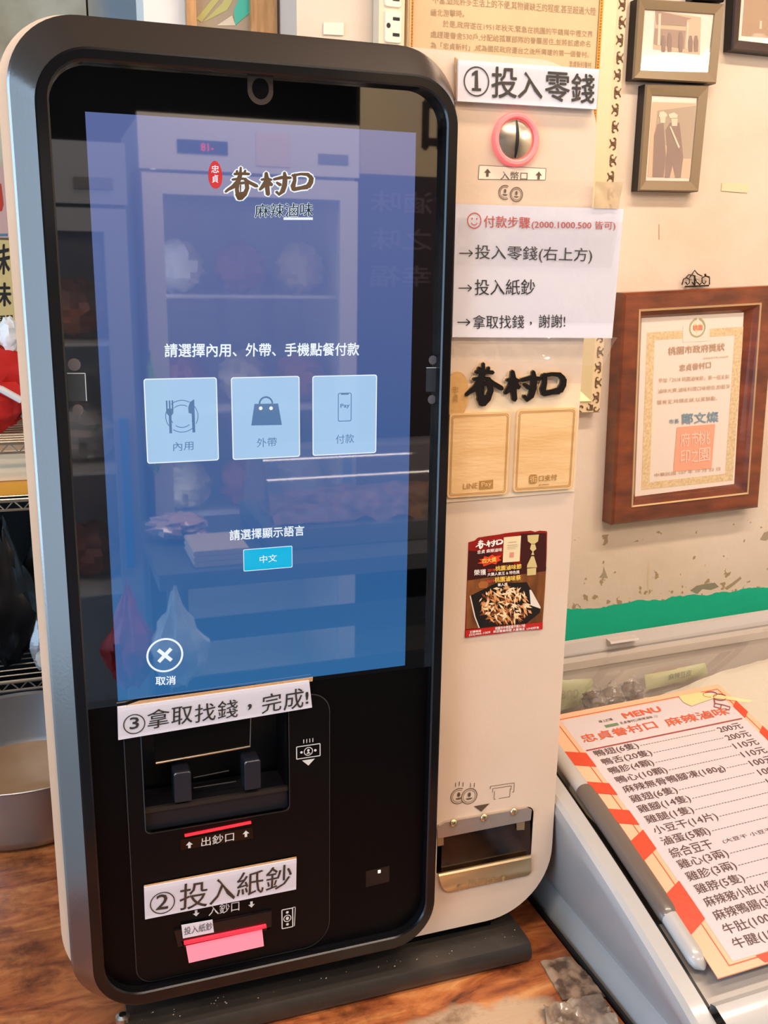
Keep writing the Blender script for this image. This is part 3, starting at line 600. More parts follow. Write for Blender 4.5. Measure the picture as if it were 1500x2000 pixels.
for p in (((172, 775), (230, 765), (230, 850), (172, 862)), ((942, 628), (1022, 612), (1018, 700), (945, 705))):
    slab([P2(*ZD(*v), BY) for v in p], BY-.0008, BY+.0002).build('hinge_tab', mat('brass_tab', '#b79f78', .35, metal=.8), CT)
lip = [(0, (185, 1138), (1085, 955)), (1, (185, 1160), (1086, 978)), (2, (205, 1232), (1090, 1055)), (3, (215, 1262), (1090, 1085)), (4, (250, 1300), (1088, 1118)), (5, (300, 1313), (1060, 1150))]
ys = [BY-.0045, BY-.0060, BY-.0035, BY-.0045, BY-.0035, BY-.0025]
rings = [[U(*ZD(*a_), 1, ys[i])+(U(*ZD(*b_), 1, ys[i])-U(*ZD(*a_), 1, ys[i]))*k/8 for k in range(9)] for i, a_, b_ in lip]
mb = MB(); mb.loft([[r[0]+Vector((0, .004, 0)) if False else v for v in r] for r in rings], close=False)
rb = [[v+Vector((0, .0022, 0)) for v in r] for r in rings]; mb.loft(rb[::-1], close=False); mb.loft([rings[0], rb[0]], close=False)
LIP = mb.build('tray_lip', mat('gold_steel', '#d8c095', .3, metal=.85, bump=.1, bscale=60), CT, True)
mb = MB(); ptext(mb, '找零口', BY-.0045, ZD(475, 1262), ZD(715, 1222), ZD(475, 1200), .0, .001); arrow(mb, *ZD(385, 1263), BY-.0045, .0075, 1, .001); arrow(mb, *ZD(812, 1172), BY-.0045, .0075, 1, .001)
mb.build('lip_lettering', mat('faded_print', '#9a7f56', .5), LIP)
mb = coins(820+378/5, 820+480/5, 1480+373/5, 1480+373/5, .0098, BY)
for x_, z_ in ((348, 262), (384, 252), (420, 258), (493, 265), (530, 265)): c = P2(*ZD(x_, z_), BY); line2(mb, (c[0], c[1]-.0028), (c[0], c[1]+.0028), .0008, BY-.0005)
for seg in (((686, 305), (686, 278), (920, 243), (916, 332), (898, 335)), ((708, 340), (710, 300), (892, 272), (888, 310)), ((727, 325), (722, 405), (738, 402)), ((770, 397), (876, 378), (880, 300))): pline(mb, [ZD(*p) for p in seg], BY, .0006, .0005)
poly2(mb, [P2(*ZD(*p), BY) for p in ((525, 472), (680, 444), (598, 525))], BY-.0005)
mb.build('change_icons', mat('print_brown', '#5a4634', .5), K)
# base plate and foot
mb = MB(); prof = [(-.0085, TZ+.0002), (-.0150, TZ+.003), (-.0180, TZ+.009), (-.0178, TZ+.018), (-.0130, TZ+.0255), (-.004, TZ+.0275), (.26, TZ+.0275), (.26, TZ+.0002)]
mb.loft([[(x, y, z) for y, z in prof] for x in (-.0080, -.0065, .4600, .4625)], True, True)
mb.build('base_plate', mat('base_black', '#2b2621', .36, bump=.3, bscale=90, coat=.1, color2='#3d342b', vscale=14, lo=.5, hi=.75), K, True, 35)
rg = random.Random(11); mb = MB()
for k in range(42):
    x = rg.uniform(.0, .455); y = rg.uniform(-.004, .012); r_ = rg.uniform(.0003, .0008); z = TZ+.0275
    mb.lathe([(r_, 0), (r_*.7, r_*.5), (0, r_*.7)], (x, y, z), 6)
mb.build('grime_specks', mat('speck_pale', '#b9a893', .5), K)['kind'] = 'stuff'
mb = MB(); c = U(240, 1975, 1, -.002); mb.lathe([(.0035, -.030), (.0035, -.006), (.0075, -.004), (.0075, .002), (.004, .004)], (c.x, c.y+.012, TZ+.031), 16); 
mb.build('chrome_foot', m_silver, K, True)
mb = MB(); mb.box((.03, .03, TZ+.0276), (.43, .24, -.3576)); mb.build('plinth', m_black, K)

# ------------------------------------------------------------------ taped cards on the kiosk
def card(name, label, quad, Y, thick, lines, mats=m_card, tape=True, brim=None):
    p = [U(*q, 1, Y-thick) for q in quad]
    o = thing(name, label, 'sign', (p[3].x, Y, p[3].z), None)
    mb = MB(); b = [Vector((v.x, Y-.0002, v.z)) for v in p]
    mb.add(p+b, [(0, 1, 2, 3), (0, 4, 5, 1), (1, 5, 6, 2), (2, 6, 7, 3), (3, 7, 4, 0), (7, 6, 5, 4)]); mb.build('card', mats, o)
    if brim:
        q = [U(*v, 1, Y-thick*.5) for v in brim]; mb = MB(); mb.add(q+[v+Vector((0, thick*.4, 0)) for v in q], [(0, 1, 2, 3), (0, 4, 5, 1), (1, 5, 6, 2), (2, 6, 7, 3), (3, 7, 4, 0)]); mb.build('cardboard_edge', m_cardedge, o)
    for (nm, m_, items) in lines:
        mb = MB()
        for it in items:
            if it[0] == 'c':   # circled digit
                c_ = P2(*it[1], Y-thick); ring2(mb, c_, it[2], it[3], Y-thick-.0005)
                s_ = it[5]
                if it[4] == '1':
                    for i_, l in enumerate((((530, 520), (551, 521), (549, 412), (533, 414)), ((534, 414), (549, 412), (546, 432), (514, 446), (514, 430)), ((514, 532), (568, 534), (568, 518), (514, 516)))): poly2(mb, [P2(*Z1(*p), Y-thick) for p in l], Y-thick-.0005-2e-5*i_)
                else: ptext(mb, it[4], Y-thick, s_[0], s_[1], s_[2], .010, .0005)
            elif it[0] == 'l': pline(mb, it[1], Y-thick, it[2], .0005)
            else: ptext(mb, it[0], Y-thick, it[1], it[2], it[3], it[4] if len(it) > 4 else .004, .0005)
        mb.build(nm, m_, o)
    if tape:
        x0, x1 = min(p[0].x, p[3].x)-.002, max(p[1].x, p[2].x)+.002
        def fn(u, v):
            a_ = p[3].lerp(p[2], u); b_ = p[0].lerp(p[1], u); q = a_.lerp(b_, .12+.78*v)
            return (q.x, q.y-.0009-.0004*noise.noise(Vector((u*9, v*3, 0))), q.z)
        mb = MB(); grid(mb, fn, 24, 4); mb.build('clear_tape', m_tape, o, True)
    return o
Yp = -.003
card('number_sign', 'white card sign with a circled 1 taped above the coin slot', (Z1(437, 350), Z1(1262, 405), Z1(1245, 640), Z1(430, 592)), BY-.001, .006,
     [('lettering', m_ink, [('c', Z1(541, 478), .0128, .0013, '1', (Z1(518, 530), Z1(562, 532), Z1(518, 408))), ('投', Z1(628, 572), Z1(775, 575), Z1(632, 392), .012), ('入', Z1(783, 573), Z1(925, 580), Z1(783, 420), .012),
       ('零', Z1(942, 590), Z1(1085, 598), Z1(945, 420), .012), ('錢', Z1(1095, 600), Z1(1228, 606), Z1(1100, 430), .012)])], brim=(Z1(418, 335), Z1(437, 350), Z1(430, 592), Z1(420, 580)))
card('number_sign', 'white card sign with a circled 2 taped above the glowing bill inlet', (Z6(97, 408), Z6(795, 278), Z6(793, 415), Z6(102, 553)), Yp, .0035,
     [('lettering', m_ink, [('c', Z6(181, 476), .0122, .0011, '2', (Z6(150, 508), Z6(205, 500), Z6(155, 440))), ('投', Z6(258, 512), Z6(385, 490), Z6(262, 392), .004), ('入', Z6(395, 487), Z6(512, 458), Z6(398, 375), .004),
       ('紙', Z6(520, 450), Z6(642, 430), Z6(524, 340), .004), ('鈔', Z6(652, 425), Z6(770, 400), Z6(656, 318), .004)])], brim=(Z6(97, 400), Z6(795, 268), Z6(795, 280), Z6(97, 410)))
card('number_sign', 'white card sign with a circled 3 taped just below the touchscreen', (Z4(92, 258), Z4(1262, 92), Z4(1280, 256), Z4(97, 455)), Yp, .0035,
     [('lettering', m_ink, [('c', Z4(194, 356), .0100, .0010, '3', (Z4(167, 388), Z4(222, 380), Z4(167, 318))), ('拿', Z4(272, 390), Z4(408, 368), Z4(274, 275), .003), ('取', Z4(420, 368), Z4(548, 345), Z4(422, 258), .003),
       ('找', Z4(562, 350), Z4(690, 330), Z4(565, 240), .003), ('錢', Z4(702, 328), Z4(825, 312), Z4(704, 218), .003), (',', Z4(888, 270), Z4(910, 265), Z4(888, 236), .01), ('完', Z4(972, 295), Z4(1090, 270), Z4(975, 180), .003),
       ('成', Z4(1105, 275), Z4(1225, 255), Z4(1108, 152), .003), ('!', Z4(1240, 232), Z4(1256, 230), Z4(1240, 160), .012)])], brim=(Z4(225, 218), Z4(1285, 72), Z4(1283, 96), Z4(110, 258)))
card('paper_label', 'tiny white paper label stuck on the corner of the bill inlet', (Z6(268, 580), Z6(410, 555), Z6(417, 612), Z6(275, 640)), -.0048, .001,
     [('lettering', mat('ink_grey', '#4a4a4a', .5), [('投入紙鈔', Z6(280, 624), Z6(410, 598), Z6(280, 588), .0)])], tape=False)
ZS = lambda X, Y: (860+X*.26667, 320+Y*.26667)
m_red = mat('ink_red', '#c4442e', .5)
S = card('payment_steps_sign', 'large white payment steps sheet taped beside the touchscreen', (ZS(113, 292), ZS(1343, 330), ZS(1258, 1277), ZS(88, 1270)), BY-.002, .004,
     [('red_heading', m_red, [('付款步驟', ZS(318, 465), ZS(655, 475), ZS(318, 378), .006), ('(2000.1000.500 皆可)', ZS(668, 482), ZS(1280, 490), ZS(668, 412), .006),
                              ]),
      ('lettering', m_ink, [('投入零錢(右上方)', ZS(252, 712), ZS(1107, 732), ZS(256, 592), .004), ('投入紙鈔', ZS(250, 962), ZS(690, 960), ZS(252, 845), .004), ('拿取找錢', ZS(238, 1208), ZS(612, 1204), ZS(238, 1108), .002), (',', ZS(655, 1182), ZS(668, 1182), ZS(655, 1155), .004),
        ('謝謝!', ZS(720, 1200), ZS(913, 1198), ZS(720, 1104), .002)]+[('l', [ZS(a_, y_), ZS(b_, y_)], .0010) for a_, b_, y_ in ((138, 235, 655), (132, 228, 910), (124, 216, 1160))]+
        [('l', [ZS(b_-28, y_-24), ZS(b_, y_), ZS(b_-28, y_+24)], .0010) for b_, y_ in ((235, 655), (228, 910), (216, 1160))])])
yy = BY-.006
mb = MB(); c = P2(*ZS(248, 416), yy); ring2(mb, c, .0072, .0010, yy-.0005)
for s_ in (1, -1): disc2(mb, (c[0]+s_*.0026, c[1]+.0018), .0008, .0010, yy-.0005, 10)
ring2(mb, (c[0], c[1]-.0008), .0034, .0008, yy-.0005, 12, 200, 340); mb.build('smiley_mark', m_red, S)
# tapes: top strip, right torn tab, loose clear sheet hanging below
def film(name, pts, Y0, parent, m_, wob=.0015, nu=18, nv=8, yfn=None):
    q = [U(*p, 1, Y0) for p in pts]
    def fn(u, v):
        a_ = q[3].lerp(q[2], u); b_ = q[0].lerp(q[1], u); p = a_.lerp(b_, v)
        p.y += -abs(wob*noise.noise(Vector((p.x*45, p.z*45, Y0*9))))*2 + (yfn(u, v) if yfn else 0)
        return p
    mb = MB(); grid(mb, fn, nu, nv); return mb.build(name, m_, parent, True)
film('tape_strip', (ZS(150, 122), ZS(1140, 125), ZS(1130, 330), ZS(120, 300)), BY-.0075, S, m_tape)
film('tape_tab', (ZS(1135, 130), ZS(1335, 135), ZS(1305, 330), ZS(1120, 322)), BY-.0075, S, clear('tan_tape', gloss=.08, rough=.2, haze=.75, hazecol='#c9ab85'), .001)
film('loose_clear_sheet', (ZS(95, 1262), ZS(1290, 1270), ZS(1185, 1480), ZS(100, 1430)), BY-.0075, S, clear('loose_film', gloss=.06, rough=.08, haze=.10, bump=.7, bscale=22, hazecol='#e8dccb'), .003, 30, 10)
film('tape_overlay', (ZS(140, 300), ZS(1320, 345), ZS(1255, 760), ZS(120, 740)), BY-.0072, S, clear('wrinkled_tape', gloss=.05, rough=.06, haze=.02, bump=.9, bscale=16, hazecol='#f0e8ee'), .0012, 30, 12)
# paler backing board, brush logo, wooden plaques
ZB = lambda X, Y: (860+X*.22667, 640+Y*.22667)
o = slab([P2(*ZB(*p), BY) for p in ((70, 480), (1205, 482), (1148, 1408), (38, 1505))], BY-.0016, BY-.0003).build('backing_board', mat('board_beige', '#e3cba8', .45, bump=.05, bscale=200)); o['label'] = 'thin beige backing board on the kiosk under the black brush lettering'; o['category'] = 'board'
bl, br, tl = [U(*ZB(*p), 1, BY-.003) for p in ((205, 682), (1062, 668), (205, 292))]
t = thing('brush_logo', 'raised black brush-style shop lettering on the cream kiosk front', 'sign', (bl.x, BY, bl.z))
brush(MB(), bl, br, tl, BY-.0028, BY-.0018, 22).build('pale_outline', mat('wood_pale', '#dcb98a', .5), t)
brush(MB(), bl, br, tl, BY-.0058, BY-.0029, 0).build('black_lettering', mat('acrylic_black', '#120d0b', .3, coat=.4), t)
mb = MB(); c = P2(*ZB(130, 575), BY); og = [(c[0]+.0128*math.cos(a_)*(1+.10*math.sin(a_)), c[1]+.0265*math.sin(a_)*(1.02 if math.sin(a_) < 0 else .9)) for a_ in [k*math.pi/14 for k in range(28)]]
plate(mb, [og], BY-.0046, BY-.0018); SEAL = mb.build('wood_seal', mat('wood_gold', '#c9995a', .5, bump=.3, bscale=120), t)
mb = MB(); ptext(mb, '忠', BY-.005, ZB(100, 560), ZB(158, 560), ZB(100, 505), .0, .0003); ptext(mb, '貞', BY-.005, ZB(106, 640), ZB(152, 640), ZB(106, 575), .0, .0003); mb.build('seal_lettering', mat('engrave', '#a87839', .6), SEAL)
m_plq = mat('plaque_wood', '#e2b983', .5, bump=.15, bscale=60, color2='#d6a86e', vscale=10, stretch=(1, 1, 6)); m_eng = mat('engrave', '#a87839', .6)
def plaque(label, quad):
    o = thing('payment_plaque', label, 'plaque', (P2(*quad[3], BY)[0], BY, P2(*quad[3], BY)[1]))
    q = [Vector(P2(*p, BY-.004)) for p in quad]; x0, x1 = (q[0].x+q[3].x)/2, (q[1].x+q[2].x)/2; z1, z0 = (q[0].y+q[1].y)/2, (q[2].y+q[3].y)/2
    mb = MB(); oo = rrect(x0, z0, x1, z1, .004, 6); plate(mb, [oo], BY-.0048, BY-.0018); mb.build('wood_panel', m_plq, o)
    mb = MB()
    for k, wd in ((.0022, .0006), (.0036, .0005)):
        mb.loft([at(rrect(x0+k, z0+k, x1-k, z1-k, .003, 5), BY-.0051), at(rrect(x0+k+wd, z0+k+wd, x1-k-wd, z1-k-wd, .0026, 5), BY-.0051)])
    return o, mb
o, mb = plaque('wooden payment plaque nearer the touchscreen, engraved with latin letters', (ZB(75, 745), ZB(598, 715), ZB(578, 1435), ZB(60, 1465)))
ptext(mb, 'LINE', BY-.005, ZB(196, 1393), ZB(320, 1383), ZB(196, 1345), .008, .0003)
q = [P2(*ZB(*p), BY-.005) for p in ((333, 1322), (455, 1310), (453, 1385), (333, 1397))]; poly2(mb, q, BY-.0052); mb.build('engraving', m_eng, o)
mb = MB(); ptext(mb, 'Pay', BY-.005, ZB(352, 1382), ZB(438, 1372), ZB(352, 1332), .008, .0006); mb.build('light_lettering', m_plq, o)
o, mb = plaque('wooden payment plaque at the kiosk edge, engraved with a rounded square emblem', (ZB(655, 708), ZB(1160, 683), ZB(1145, 1385), ZB(630, 1415)))
ptext(mb, '口支付', BY-.005, ZB(848, 1325), ZB(1003, 1312), ZB(848, 1272), .01, .0003); ptext(mb, 'JKOPAY', BY-.005, ZB(845, 1364), ZB(935, 1357), ZB(845, 1350), .01, .0003)
q = [P2(*ZB(*p), BY-.005) for p in ((760, 1268), (836, 1262), (836, 1342), (760, 1348))]; poly2(mb, rrect(q[3][0], q[3][1], q[1][0], q[1][1], .003, 4), BY-.0052); mb.build('engraving', m_eng, o)
mb = MB(); ptext(mb, '街', BY-.005, ZB(770, 1335), ZB(828, 1330), ZB(770, 1280), .004, .0006); mb.build('light_lettering', m_plq, o)
# flyer
ZC = lambda X, Y: (860+X/6, 1020+Y/6)
def flyer():
    m_ = mat('flyer_red', '#8e1a14', .25, coat=.3)
    F = thing('food_flyer', 'dark red glossy flyer with a plate of food stuck on the kiosk front', 'flyer', (P2(*ZC(285, 1350), BY)[0], BY, P2(*ZC(285, 1350), BY)[1]))
    top = [(328, 235), (400, 215), (440, 180), (560, 160), (690, 142), (760, 128), (900, 112), (1000, 104), (1060, 98), (1110, 112), (1160, 98), (1240, 103), (1250, 112)]
    pts = top+[(1243, 400), (1222, 800), (1190, 1250), (900, 1268), (660, 1302), (480, 1322), (285, 1350)]
    Y = BY-.0004
    def q(l): return [P2(*ZC(*p), BY) for p in l]
    slab(q(pts), Y, BY-.0001).build('sheet', m_, F)
    def part(nm, m2, polys, off):
        mb = MB()
        for l in polys: poly2(mb, q(l), Y-off)
        return mb.build(nm, m2, F)
    part('printed_table', mat('fly_wood', '#8a5226', .4, color2='#5e3315', vscale=20, stretch=(4, 1, 1)), [[(318, 660), (600, 620), (940, 590), (1235, 560), (1222, 800), (1195, 1180), (300, 1250), (312, 700)]], .0002)
    part('printed_dark', mat('fly_dark', '#3c0d0a', .4), [[(330, 330), (560, 350), (940, 520), (1238, 520), (1235, 570), (940, 610), (600, 640), (318, 680)], [(940, 130), (1235, 125), (1236, 520), (940, 520)]], .0003)
    part('printed_plate', mat('fly_plate', '#18120f', .4), [[(345, 860), (640, 715), (1010, 700), (1170, 1000), (1160, 1060), (1010, 1180), (450, 1235), (400, 1100)]], .0004)
    part('printed_plate_edge', mat('fly_pale', '#e0d2c0', .4), [[(340, 862), (352, 856), (408, 1105), (458, 1235), (445, 1238), (392, 1100)], [(1040, 790), (1060, 790), (1170, 990), (1170, 1010), (1055, 970)]], .0005)
    rnd = random.Random(3)
    fm = [mat('fly_food_d', '#7a3c1c', .4), mat('fly_food_b', '#a5622f', .4), mat('fly_food_a', '#d89a60', .4), mat('fly_food_c', '#f0cfa0', .4)]
    for k in range(4):
        mb = MB()
        for i in range(62):
            a_ = rnd.uniform(0, 6.28); r_ = math.sqrt(rnd.random()); x_ = 750+290*r_*math.cos(a_)*(.9+.2*rnd.random()); y_ = 965-215*r_*math.sin(a_)
            l_ = rnd.uniform(45, 120); th = rnd.uniform(0, 3.14) if k != 2 else rnd.uniform(.3, 1.6); w_ = rnd.uniform(10, 22)
            dx, dy = math.cos(th)*l_/2, math.sin(th)*l_/2; nx, ny = -math.sin(th)*w_, math.cos(th)*w_
            poly2(mb, q([(x_-dx, y_-dy), (x_+nx*.8, y_+ny*.8), (x_+dx, y_+dy), (x_-nx*.8, y_-ny*.8)]), Y-.0006-.00006*k-.000001*i)
        mb.build('printed_food', fm[k], F)
    part('printed_bowl', mat('fly_food_b', '', .4), [[(440, 720), (470, 690), (540, 690), (560, 720), (540, 770), (450, 770)]], .0005)
    part('printed_certificate', mat('fly_cream', '#e4cfa4', .4), [[(740, 175), (942, 155), (925, 455), (727, 470)]], .0005)
    part('printed_certificate_lines', mat('fly_brown', '#a58b66', .4), [[(790, 232), (888, 224), (888, 230), (790, 238)], [(780, 268), (900, 258), (900, 263), (780, 273)], [(780, 290), (900, 280), (900, 285), (780, 295)], [(780, 310), (880, 303), (880, 307), (780, 314)]], .0007)
    part('printed_seal', mat('fly_seal', '#d88a70', .4), [[(808, 352), (858, 348), (856, 405), (806, 408)]], .0008)
    part('printed_trophy', mat('fly_gold', '#cdb67a', .3), [[(1015, 150), (1150, 140), (1140, 220), (1100, 250), (1060, 250), (1020, 220)], [(1060, 255), (1105, 255), (1120, 310), (1085, 340), (1095, 380), (1060, 380), (1075, 340), (1045, 310)], [(1062, 395), (1092, 395), (1125, 500), (1128, 525), (1010, 530), (1012, 500)], [(1012, 540), (1118, 530), (1115, 612), (1012, 622)]], .0007)
    part('printed_burst', mat('fly_burst', '#e0401e', .4), [[(430, 480), (480, 455), (450, 430), (500, 425), (510, 395), (560, 405), (600, 375), (640, 395), (710, 385), (680, 420), (712, 440), (665, 460), (650, 490), (600, 480), (500, 515), (495, 485)]], .0006)
    ftr = part('printed_footer', mat('fly_footer', '#b8201c', .4), [[(290, 1262), (700, 1212), (1000, 1185), (1192, 1165), (1190, 1250), (900, 1268), (660, 1302), (480, 1322), (285, 1350)]], .0012)
    mw = mat('fly_white', '#f2e8dc', .4); my = mat('fly_yellow', '#f2c95c', .4)
    mb = MB(); bl_, br_, tl_ = [U(*ZC(*p), 1, BY) for p in ((408, 318), (725, 280), (408, 205))]; brush(mb, bl_, br_, tl_, Y-.0010, Y-.0009, -4)
    for s_, a_, b_, c_ in (('忠貞 麻辣滷味', (425, 368), (715, 335), (425, 325)), ('榮獲', (388, 618), (528, 610), (388, 552)), ('大賽人氣王 & 特色獎', (545, 628), (920, 596), (545, 588)), ('華人獎', (665, 748), (780, 738), (665, 712)),
                           ('訂購專線', (340, 1295), (470, 1280), (340, 1268)), ('(03)466-1009', (330, 1335), (578, 1302), (330, 1302)), ('桃園市中壢區龍平路317號', (635, 1258), (985, 1222), (635, 1222)), ('來店營業時間 大賣場店', (612, 1292), (980, 1258), (612, 1262)), ('LINE好友', (1005, 1255), (1150, 1240), (1005, 1228))):
        ptext(mb, s_, Y, ZC(*a_), ZC(*b_), ZC(*c_), .012, .0016)
    mb.build('printed_white_lettering', mw, F)['kind'] = 'stuff'
    mb = MB()
    for s_, a_, b_, c_ in (('四大獎', (485, 480), (648, 455), (485, 425)), ('桃園滷味節', (638, 568), (942, 540), (638, 510)), ('桃園滷味祭', (630, 700), (935, 672), (630, 640))): ptext(mb, s_, Y, ZC(*a_), ZC(*b_), ZC(*c_), .02, .0016)
    mb.build('printed_yellow_lettering', my, F)
    mb = MB()
    for s_, a_, b_, c_ in (('2018', (545, 575), (632, 568), (545, 545)), ('2019', (540, 705), (625, 695), (540, 675))): ptext(mb, s_, Y, ZC(*a_), ZC(*b_), ZC(*c_), .02, .0016)
    mb.build('printed_red_lettering', mat('fly_redtext', '#d84a3a', .4), F)
flyer()

# ------------------------------------------------------------------ freezer with curved glass
A0 = Vector((.5593, .177, -.1805)); NN = Vector((.2966, -.0069, .0103)).cross(Vector((-.006, -.4095, -.0964))).normalized()
if NN.z < 0: NN = -NN
def lidz(x, y):
    z = A0.z-((x-A0.x)*NN.x+(y-A0.y)*NN.y)/NN.z
    s_ = (y-.035)/.295; z += .016*(1-s_*s_) if abs(s_) < 1.4 else .016*(1-1.96)
    if y > .177: z -= .026*((y-.177)/.153)**2
    return z
FZ = thing('chest_freezer', 'light grey chest freezer with a curved glass lid beside the kiosk', 'freezer', (1.0, .05, FLOOR))
m_fz = mat('freezer_plastic', '#aaa7a4', .32, bump=.08, bscale=40, color2='#9e9993', vscale=7, lo=.3, hi=.8, coat=.25)
m_fzd = mat('freezer_seal_black', '#0b0a0a', .5)
XL, XR = .503, 1.60; YF, YB = -.335, .375
def frame_ring(x):
    pass
ysl = [-.335+.71*k/30 for k in range(31)]
# left side member: cross-section lofted along y
def lsec(y):
    t_ = lidz(.52, y)-.010
    if y < -.26: t_ = lidz(.52, -.26)-.010-(-.26-y)*.55
    pr = [(.521, FLOOR), (.521, TZ-.012), (.5355, TZ+.035), (.5210, TZ+.060), (.5070, t_-.022), (.5045, t_-.012), (.5065, t_-.004), (.5120, t_), (.5290, t_+.001), (.5310, t_-.003), (.5312, t_-.05)]
    return [(x, y, z) for x, z in pr]
mb = MB(); mb.loft([lsec(y) for y in ysl], close=False); mb.add(lsec(YF), [tuple(range(11))]); mb.build('side_frame', m_fz, FZ, True, 30)
mb = MB(); mb.box((.5175, YF, TZ-.02), (.5208, .30, TZ+.006)); mb.build('bottom_seal', m_fzd, FZ)
# dark slot between frame and lid
def strip(x0, x1, dz0, dz1, ya, yb, name, m_, smooth=True, n=26):
    mb = MB(); rings = []
    for k in range(n+1):
        y = ya+(yb-ya)*k/n; rings.append([(x0, y, lidz(x0, y)+dz0), (x1, y, lidz(x1, y)+dz0), (x1, y, lidz(x1, y)+dz1), (x0, y, lidz(x0, y)+dz1)])
    mb.loft(rings, True, True); return mb.build(name, m_, FZ, smooth, 30)
strip(.5313, .5365, -.055, -.016, -.245, .34, 'lid_gap_seal', m_fzd)
# front frame: slopes down from the recess edge, recess floor
mb = MB()
rings = []
for x in (.5312, .56, .8, 1.2, XR):
    zt = lidz(x, -.2505)
    rings.append([(x, -.236, zt-.020), (x, -.2495, zt-.019), (x, -.2510, zt-.004), (x, -.258, zt-.0015), (x, -.29, zt-.012), (x, -.325, zt-.040), (x, -.335, zt-.085), (x, -.335, FLOOR)])
mb.loft(rings, close=False); mb.build('front_frame', m_fz, FZ, True, 30)
strip(.5366, XR, -.040, -.021, -.245, -.150, 'lid_front_recess', mat('recess_grey', '#a8a29c', .4, bump=.2, bscale=30))
# lid glass and rails
LG = None
mb = MB(); rings = []
nx = 2
for k in range(31):
    y = -.232+.577*k/30; rings.append([(.556, y, lidz(.556, y)-.0035), (XR-.03, y, lidz(XR-.03, y)-.0035)])
mb.loft(rings, close=False); mb.build('curved_glass_lid', clear('freezer_glass', gloss=.06, rough=.03, haze=.06, hazecol='#e9e2d8'), FZ, True)
# side rail tube with grip
def rail(ya, yb, r, name, m_, n=26, flat=1.0, taper=0.0):
    mb = MB(); rings = []
    for k in range(n+1):
        f = k/n; y = ya+(yb-ya)*f; x = .5475; zc = lidz(x, y)-.006; e = 1.0
        if taper: e = max(.12, min(1, math.sqrt(max(.0, 1-max(0, (abs(f-.5)*2-1+taper)/taper)**2))))
        rings.append([(x+r*e*math.cos(t_), y, zc+r*.75*e*math.sin(t_)) for t_ in [2*math.pi*q/16 for q in range(16)]])
    mb.loft(rings, True, True); return mb.build(name, m_, FZ, True, 50)
rail(-.218, .34, .0112, 'lid_rail', m_fz, 90, taper=.05)
rail(-.168, .035, .0128, 'lid_grip', mat('grip_brown_grey', '#5c5048', .35, coat=.3), 60, taper=.16)
# rear rail
mb = MB(); rr_ = []
for x in (.53, 1.0, XR):
    z = -.156+.030*(x-.705); rr_.append([(x, .352, z-.027), (x, .346, z-.019), (x, .346, z-.018), (x, .350, z), (x, .362, z), (x, .362, z-.027)])
mb.loft(rr_, True, True); RR = mb.build('rear_rail', mat('rail_white', '#b9b2ae', .35), FZ)
mb = MB(); a_ = U(1188, 1250, 1, .344); b_ = U(1243, 1242, 1, .344); mb.loft([[(p.x, .350, p.z), (p.x, .338, p.z-.001), (p.x, .336, p.z-.004), (p.x, .350, p.z-.006)] for p in (a_, b_)], True, True); mb.build('rail_handle', mat('handle_grey', '#b8b0a8', .4), RR)
mb = MB(); rr_ = []
for x in (.53, 1.0, XR):
    z = -.156+.030*(x-.705); rr_.append([(x, .345, z-.022), (x, .335, z-.026), (x, .334, z-.038), (x, .338, z-.040), (x, .338, FLOOR+.1), (x, .375, FLOOR+.1), (x, .375, z-.03)])
mb.loft(rr_, True, True); mb.build('rear_frame', mat('rear_grey', '#b9aea4', .4), FZ)
# tub
mb = MB(); mb.box((.537, -.24, -.62), (XR-.01, .334, -.60)); mb.box((XR-.012, -.245, FLOOR), (XR, .375, -.3)); mb.box((.541, -.244, -.62), (XR-.012, -.24, -.32)); mb.build('freezer_tub', mat('tub_white', '#d9d0c8', .5), FZ)
mb = MB(); mb.box((XR-.04, -.335, -.35), (XR, .375, -.14)); mb.build('end_frame', m_fz, FZ)
strip(.5370, .5410, -.30, -.045, -.244, .333, 'tub_side', mat('tub_white', '', .5), False)
# freezer contents
def heap(name, label, cat, x0, x1, y0, y1, zt, m_, amp=.02, freq=9, zb=-.6, group=None):
    def fn(u, v):
        x = x0+(x1-x0)*u; y = y0+(y1-y0)*v; e = min(1, 5*min(u, 1-u), 9*min(v, 1-v)); e = math.sqrt(max(0, 1-(1-e)**2))
        k_ = min(1, max(0, (x-.82)/.30)); z = zb+(zt+.044*k_*k_*(3-2*k_)-zb)*e+amp*noise.noise(Vector((x*freq, y*freq, 3)))*e+amp*.25*noise.noise(Vector((x*60, y*60, 1)))*e
        return (x, y, min(z, lidz(x, y)-.008))
    mb = MB(); grid(mb, fn, 60, 30); o = mb.build(name, m_, None, True); return tag(o, label, cat, group)
o = heap('frost_sack', 'big pale frost-covered sack heaped under the freezer glass', 'sack', .70, 1.56, -.20, .332, -.226, mat('frost_white', '#cbc3b2', .85, bump=.8, bscale=90), .014, 7, -.40)
